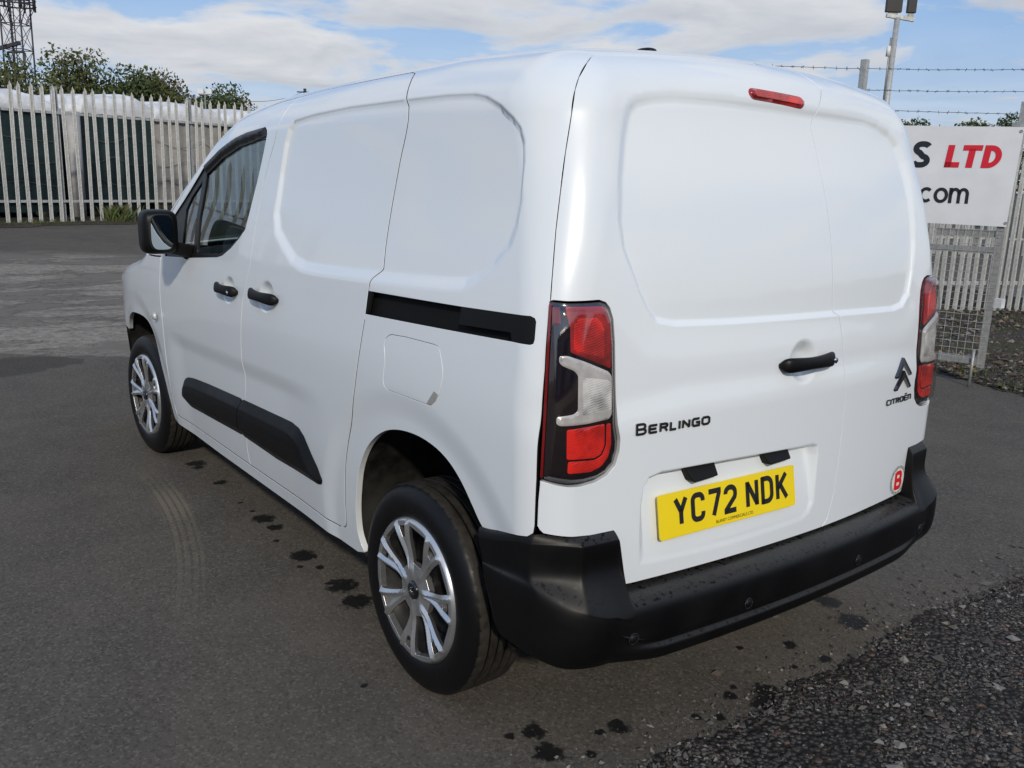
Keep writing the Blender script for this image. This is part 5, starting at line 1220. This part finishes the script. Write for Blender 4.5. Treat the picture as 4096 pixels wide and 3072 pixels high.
V, Fc = lathe([(0, .004), (.020, .004), (.0255, .002), (.027, -.004)], 40); HUBC = mesh_data('hub_cap', V, np.array(Fc), M_GLOSSB)
def chev_mesh(sc, mat, h=.004, name='hub_emblem'):
    V = []; Fc = []
    for k in (0, 1):
        z0 = -.39*k
        O = [(0, .305), (.5, -.245), (.43, -.305), (0, .095), (-.43, -.305), (-.5, -.245)]
        for hh in (0, h):
            s = 1.0 if hh == 0 else .93
            for x, z in O: V.append((x*sc*s, hh, (z*s+z0+.195)*sc))
        b = 12*k
        Fc += [(b, b+1, b+7, b+6), (b+1, b+2, b+8, b+7), (b+2, b+3, b+9, b+8), (b+3, b+4, b+10, b+9), (b+4, b+5, b+11, b+10), (b+5, b, b+6, b+11), (b+6, b+7, b+8, b+9), (b+6, b+9, b+10, b+11)]
    return mesh_data(name, V, Fc, mat, False)
CHEVM = chev_mesh(.024, M_CHROME, .002)
for x, y, s, rot, st in ((.718, .782, 1, .9, 0), (.718, .782, -1, .3, 0), (3.504, .776, 1, .35, rad(3)), (3.504, .776, -1, .1, rad(3))):
    w = link(bpy.data.objects.new('wheel', RIM), VAN); w.location = (x, s*y, .3165); w.rotation_euler = (0, 0, st+(math.pi if s < 0 else 0))
    t = link(bpy.data.objects.new('tyre', TYRE), w)
    for nm, me, oy in (('wheel_trim', TRIM, .0905), ('hub_cap', HUBC, .1035), ('hub_emblem', CHEVM, .1078)):
        o = link(bpy.data.objects.new(nm, me), w); o.location = (0, oy, 0); o.rotation_euler = (0, rot if nm != 'hub_emblem' else rot*2.2, 0)
# brake parts glimpsed through the spokes
for x in (.718, 3.504):
    mb = MB(); mb.tube((x, .70, .3165), (x, .765, .3165), .12, n=32); mb.build('brake_disc', P('brake_iron', (.06, .055, .05), .5, metal=.7), VAN, True)

# --- door mirror
def rounded_box(c, sx, sy, sz, e=4., n=28, m=20, taper=0.):
    V = []; Fc = []
    sp = lambda w, p: math.copysign(abs(w)**p, w)
    for i in range(m+1):
        b = -math.pi/2+math.pi*i/m
        for j in range(n):
            a = 2*math.pi*j/n; p = 2/e
            x = sp(math.cos(b), p)*sp(math.cos(a), p); y = sp(math.cos(b), p)*sp(math.sin(a), p); z = sp(math.sin(b), p)
            k = 1-taper*max(0, x)
            V.append((c[0]+sx*x, c[1]+sy*y*k, c[2]+sz*z*k))
    for i in range(m):
        for j in range(n): Fc.append((i*n+j, i*n+(j+1) % n, (i+1)*n+(j+1) % n, (i+1)*n+j))
    return V, Fc
for s in (1, -1):
    c = (2.615, s*1.022, 1.238)
    V, Fc = rounded_box(c, .085, .075, .093, 4.5, taper=.35)
    par = FDOOR if s > 0 else OFFD
    MIR = obj('door_mirror', V, Fc, M_BLACK, par, True)
    # glass set in the rearward face
    V, Fc = rounded_box((2.5285, s*1.026, 1.240), .005, .051, .076, 4.0, taper=0)
    mg = obj('mirror_rim', V, Fc, M_SEAL, par, True)
    V = []; n = 40
    for j in range(n):
        a = 2*math.pi*j/n; V.append((2.5225, s*1.026+.046*math.copysign(abs(math.cos(a))**.55, math.cos(a)), 1.240+.071*math.copysign(abs(math.sin(a))**.55, math.sin(a))))
    Vm = [(v[0]-.004-s*(v[1]-s*1.026)*.05, v[1], v[2]) for v in V]
    mo = obj('mirror_glass', Vm, [tuple(range(n))], M_MIRROR, par, False)
    mb = MB(); mb.bar((2.60, s*.985, 1.175), (2.62, s*.885, 1.150), .085, .055); mb.bar((2.60, s*.90, 1.14), (2.74, s*.885, 1.15), .03, .05)
    bevel(mb.build('mirror_arm', M_BLACK, par), .012, 3)

# --- number plate and lettering thrown onto the rear doors
def on_rear_flat(V, t0, v0, off):
    """V: (across, up, out): across runs to the right as seen from behind"""
    V = np.asarray(V, float); q = solve_rays(*rear_rays(t0-V[:, 0], v0+V[:, 1]), True, 0.); n = grad_F(q); return q+n*(off+V[:, 2])[:, None]
def stroke(mb, pts, w, h, closed=False):
    """flat mitred stroke of width w in the (x, y) plane, height h"""
    P_ = []
    for p in pts:
        if not P_ or (Vector(p)-P_[-1]).length > 1e-5: P_.append(Vector(p))
    n = len(P_); L_ = []; R_ = []
    for i in range(n):
        a = P_[i-1] if (i > 0 or closed) else None; b = P_[(i+1) % n] if (i < n-1 or closed) else None
        d1 = (P_[i]-a).normalized() if a is not None else None; d2 = (b-P_[i]).normalized() if b is not None else None
        d = (d1+d2).normalized() if d1 is not None and d2 is not None else (d1 or d2)
        k = 1/max(.45, d.dot(d1 if d1 is not None else d2)); nn = Vector((-d.y, d.x))*w/2*k
        L_.append(P_[i]+nn); R_.append(P_[i]-nn)
    for i in range(n if closed else n-1):
        j = (i+1) % n; q = [R_[i], R_[j], L_[j], L_[i]]
        mb.add([(v.x, v.y, 0) for v in q]+[(v.x, v.y, h) for v in q], [(4, 5, 6, 7), (0, 1, 5, 4), (1, 2, 6, 5), (2, 3, 7, 6), (3, 0, 4, 7)])
def arc(cx, cy, rx, ry, a0, a1, n=10): return [(cx+rx*math.cos(rad(a0+(a1-a0)*i/n)), cy+ry*math.sin(rad(a0+(a1-a0)*i/n))) for i in range(n+1)]
def glyph(ch):
    """strokes in a 0..1 by 0..1 cell (centre lines), list of (points, closed)"""
    r = .34
    D = {'Y': [([(0, 1.02), (.5, .48), (.5, -.02)], 0), ([(1, 1.02), (.5, .48)], 0)],
         'C': [([(1, .72)]+arc(.62, .78, .38, .22, 0, 90, 6)+arc(.38, .78, .38, .22, 90, 180, 6)+arc(.38, .22, .38, .22, 180, 270, 6)+arc(.62, .22, .38, .22, 270, 360, 6)+[(1, .28)], 0)],
         '7': [([(-.05, 1), (1, 1), (1, .92), (.38, -.02)], 0)],
         '2': [([(0, .74)]+arc(.5, .77, .5, .23, 180, 0, 12)+[(1, .66), (.93, .55), (0, .06), (0, 0), (1.05, 0)], 0)],
         'N': [([(0, -.04), (0, 1.04)], 0), ([(0, 1), (1, 0)], 0), ([(1, -.04), (1, 1.04)], 0)],
         'D': [([(0, -.09), (0, 1.09)], 0), ([(-.1, 1), (.5, 1)]+arc(.5, .70, .5, .30, 90, 0, 6)+arc(.5, .30, .5, .30, 0, -90, 6)+[(.5, 0), (-.1, 0)], 0)],
         'K': [([(0, -.04), (0, 1.04)], 0), ([(1, 1.04), (0, .40)], 0), ([(.30, .60), (1.02, -.04)], 0)],
         'B': [([(0, 0), (.7, 0)]+arc(.72, .25, .28, .25, -90, 90, 8)+[(0, .5)], 0), ([(0, .5), (.66, .5)]+arc(.68, .75, .26, .25, -90, 90, 8)+[(0, 1)], 0), ([(0, -.06), (0, 1.06)], 0)],
         'E': [([(1, 0), (.12, 0), (0, .12), (0, .88), (.12, 1), (1, 1)], 0), ([(0, .5), (.9, .5)], 0)],
         'R': [([(0, -.06), (0, 1), (.72, 1)]+arc(.74, .76, .26, .24, 90, -90, 8)+[(0, .52)], 0), ([(.55, .52), (1, -.05)], 0)],
         'L': [([(0, 1.06), (0, 0), (1, 0)], 0)],
         'I': [([(0, -.06), (0, 1.06)], 0)],
         'G': [([(1, 1), (.2, 1), (0, .82), (0, .18), (.2, 0), (1, 0), (1, .48), (.55, .48)], 0)],
         'O': [([(.2, 0), (.8, 0), (1, .2), (1, .8), (.8, 1), (.2, 1), (0, .8), (0, .2)], 1)],
         'T': [([(-.05, 1), (1.05, 1)], 0), ([(.5, 1), (.5, -.06)], 0)],
         'c': [([(1, 1), (.2, 1), (0, .82), (0, .18), (.2, 0), (1, 0)], 0)],
         'n': [([(0, -.06), (0, 1), (.8, 1), (1, .8), (1, -.06)], 0)],
         'e2': [([(1, 0), (.12, 0), (0, .12), (0, .88), (.12, 1), (1, 1)], 0), ([(0, .5), (.9, .5)], 0), ([(.2, 1.42), (.32, 1.42)], 0), ([(.68, 1.42), (.8, 1.42)], 0)]}
    return D[ch]
def letters(name, parent, mat, items, t0, v0, off, h, slope=0.):
    """items: (char, x0, y0, width, height, stroke)"""
    for ch, x0, y0, w, hg, sw in items:
        mb = MB()
        for pts, cl in glyph(ch): stroke(mb, [(x0+px*w, y0+py*hg+slope*(x0+px*w)) for px, py in pts], sw, h, bool(cl))
        V = np.array(mb.V); o = obj(name, on_rear_flat(V, t0, v0, off), mb.F, mat, parent, False)
def quadgrid(x0, x1, y0, y1, nx, ny):
    V = [(x0+(x1-x0)*i/nx, y0+(y1-y0)*j/ny, 0.) for j in range(ny+1) for i in range(nx+1)]
    return V, [(j*(nx+1)+i, j*(nx+1)+i+1, (j+1)*(nx+1)+i+1, (j+1)*(nx+1)+i) for j in range(ny) for i in range(nx)]
def plane_frame(t, v, off, feat=True):
    p, n = rear_frame(t, v, off, feat); n = Vector(n); R = Vector((0, -1, 0)); R = (R-n*R.dot(n)).normalized(); U = n.cross(R)*-1 if n.cross(R).z < 0 else n.cross(R)
    return Vector(p), R, U, n
# plate: a flat sheet standing just off the recess floor
PT, PV, PW, PH = .2665, .6715, .532, .1175
pc, pR, pU, pN = plane_frame(PT, PV, 0)
pa = Vector(rear_pt(PT, PV+.05, 0, True)); pb = Vector(rear_pt(PT, PV-.05, 0, True)); pl_ = Vector(rear_pt(PT+.24, PV, 0, True)); pr_ = Vector(rear_pt(PT-.24, PV, 0, True))
pR = (pr_-pl_).normalized(); pU = (pa-pb); pU = (pU-pR*pU.dot(pR)).normalized(); pN = pR.cross(pU); pN = pN if pN.x < 0 else -pN
pc = pc+pN*.011
def plate_pts(V): return [pc+pR*v[0]+pU*v[1]+pN*v[2] for v in V]
ol = soften([(-PW/2, -PH/2), (PW/2, -PH/2), (PW/2, PH/2), (-PW/2, PH/2)], .009, 4); n = len(ol)
V = [(a, b, 0.) for a, b in ol]+[(a, b, .0035) for a, b in ol]
NPL = obj('number_plate', plate_pts(V), [tuple(range(n, 2*n)), tuple(range(n))[::-1]]+[(i, (i+1) % n, n+(i+1) % n, n+i) for i in range(n)], M_YELLOW, VAN, False)
NPL['label'] = 'yellow number plate with black characters'
cx = -.2135
for ch in 'YC72 NDK':
    if ch == ' ': cx += .0245; continue
    wd = .0515; sw = .0142; mb = MB()
    for pts, cl in glyph(ch): stroke(mb, [(cx+sw/2+px*(wd-sw), -.033+py*(.0785-sw)+sw/2) for px, py in pts], sw, .0006, bool(cl))
    obj('character', plate_pts([(a, b, c_+.0040) for a, b, c_ in mb.V]), mb.F, M_INK, NPL, False); cx += .0622
def text_mesh(body, size, shear=0., offset=0., extrude=0., xs=1.):
    cu = bpy.data.curves.new('txt', 'FONT'); cu.body = body; cu.size = size; cu.shear = shear; cu.offset = offset; cu.extrude = extrude; cu.resolution_u = 6
    o = bpy.data.objects.new('txt', cu); COL.objects.link(o); bpy.context.view_layer.update()
    dg = bpy.context.evaluated_depsgraph_get(); me = bpy.data.meshes.new_from_object(o.evaluated_get(dg))
    V = [(v.co.x*xs, v.co.y, v.co.z) for v in me.vertices]; Fc = [tuple(p.vertices) for p in me.polygons]
    bpy.data.objects.remove(o); bpy.data.curves.remove(cu); bpy.data.meshes.remove(me)
    return V, Fc
V, Fc = text_mesh('BLANEY COMMERCIALS LTD', .0125, xs=.92); w = max(v[0] for v in V)
obj('dealer_text', plate_pts([(v[0]-w/2+.012, v[1]-.0505, .0042) for v in V]), Fc, M_INK, NPL, False)
# plate lamps under the ledge
for t in (.372, .072):
    a = [(-.062, .020, .0), (.052, .020, .0), (.052, -.024, .0), (-.045, -.024, .0), (-.062, .026, .020), (.058, .026, .020), (.058, -.020, .046), (-.036, -.024, .046)]
    p = [Vector(rear_pt(t, .772, 0, False))+Vector((.040-v_[2], -v_[0], v_[1])) for v_ in a]
    bevel(obj('plate_lamp', p, [(0, 1, 2, 3), (4, 7, 6, 5), (0, 4, 5, 1), (1, 5, 6, 2), (2, 6, 7, 3), (3, 7, 4, 0)], M_BLACK, RDL, False), .005, 3)
# badges
x = 0; it = []
for ch, w, hg in (('B', .027, .0245), ('E', .024, .018), ('R', .023, .018), ('L', .019, .018), ('I', .0, .018), ('N', .023, .018), ('G', .024, .018), ('O', .026, .018)):
    it.append((ch, x+.003, 0, w, hg, .0058)); x += w+.0125
k = .243/(x-.0125+.006)
it = [(c_, a*k, b, w*k, hg, s) for c_, a, b, w, hg, s in it]
BADGE = empty('model_badge'); BADGE.parent = RDL
bpy.data.objects.remove(BADGE)
letters('badge_letter', RDL, M_BADGE, it, .6175, .907, .0008, .0030)
x = 0; it = []
for ch, w in (('c', .017), ('I', 0), ('T', .017), ('R', .016), ('O', .018), ('e2', .016), ('n', .016)):
    it.append((ch, x+.002, 0, w, .0150, .0042)); x += w+.0095
k = .168/x; it = [(c_, a*k, b, w*k, hg, s) for c_, a, b, w, hg, s in it]
letters('badge_letter', RDR, M_BADGE, it, -.474, .8435, .0008, .0030)
me = chev_mesh(.104, M_BADGE, .009, 'chevron_emblem'); V = np.array([tuple(v.co) for v in me.vertices]); Fc = [tuple(p.vertices) for p in me.polygons]
obj('chevron_emblem', on_rear_flat(np.stack([V[:, 0], V[:, 2], V[:, 1]], 1), -.5655, .935, .0006), Fc, M_BADGE, RDR, False)
# round dealer sticker with its red B
n = 40; ring = lambda r, h: [(r*math.cos(2*math.pi*i/n), r*math.sin(2*math.pi*i/n), h) for i in range(n)]
fan = [tuple(range(n))]
st = obj('round_sticker', on_rear_flat(ring(.050, 0), -.616, .566, .0012), fan, P('sticker_grey', (.33, .36, .36), .4, noise=(160, .5)), RDR, False)
obj('sticker_face', on_rear_flat(ring(.040, 0), -.616, .566, .0018), fan, P('sticker_white', (.75, .75, .75), .35), RDR, False)
mb = MB()
for pts, cl in glyph('B'): stroke(mb, [(-.017+px*.034, -.026+py*.052) for px, py in pts], .0145, .0003, bool(cl))
obj('sticker_letter', on_rear_flat(np.array(mb.V), -.616, .566, .0024), mb.F, P('sticker_red', (.70, .02, .02), .35), RDR, False)
# roof aerial
p = Vector((.62, .0, float(np.interp(.62, *T_TOP))))
V, Fc = rounded_box((.62, .16, 1.882), .035, .022, .012, 2.6); obj('roof_aerial', V, Fc, M_BLACK, VAN, True)
# cab: bulkhead, seats, dash, wheel
M_CAB = P('cab_trim', (.045, .047, .052), .7, noise=(30, .3)); M_SEAT = P('seat_cloth', (.24, .26, .29), .85, noise=(80, .3))
M_HEAD = P('bulkhead_steel', (.30, .30, .31), .6)
mb = MB(); mb.box((1.70, -.80, .34), (1.725, .80, 1.68)); mb.build('bulkhead', M_CAB, VAN)
for y in (.40, -.40):
    V, Fc = rounded_box((2.10, y, .70), .26, .25, .11, 3.6); so = obj('seat', V, Fc, M_SEAT, VAN, True)
    V, Fc = rounded_box((0, 0, 0), .07, .24, .33, 3.6); R = Matrix.Rotation(rad(-14), 3, 'Y'); obj('seat_back', [tuple(Vector((1.86, y, 1.02))+R @ Vector(v)) for v in V], Fc, M_SEAT, so, True)
    V, Fc = rounded_box((1.80, y, 1.42), .045, .13, .085, 3.2); obj('head_rest', V, Fc, M_SEAT, so, True)
V, Fc = rounded_box((3.05, 0, .98), .28, .80, .16, 4.); obj('dashboard', V, Fc, M_CAB, VAN, True)
mb = MB(); c = Vector((2.62, -.40, 1.05)); ax = Vector((-.86, 0, .5)).normalized(); u = Vector((0, 1, 0)); w = ax.cross(u)
mb.path([c+u*(.185*math.cos(a))+w*(.185*math.sin(a)) for a in np.linspace(0, 2*math.pi, 33)], .014, 8); mb.tube(c, c-ax*.25, .03); mb.tube(c-u*.18, c+u*.18, .015); mb.build('steering_wheel', M_CAB, VAN, True)
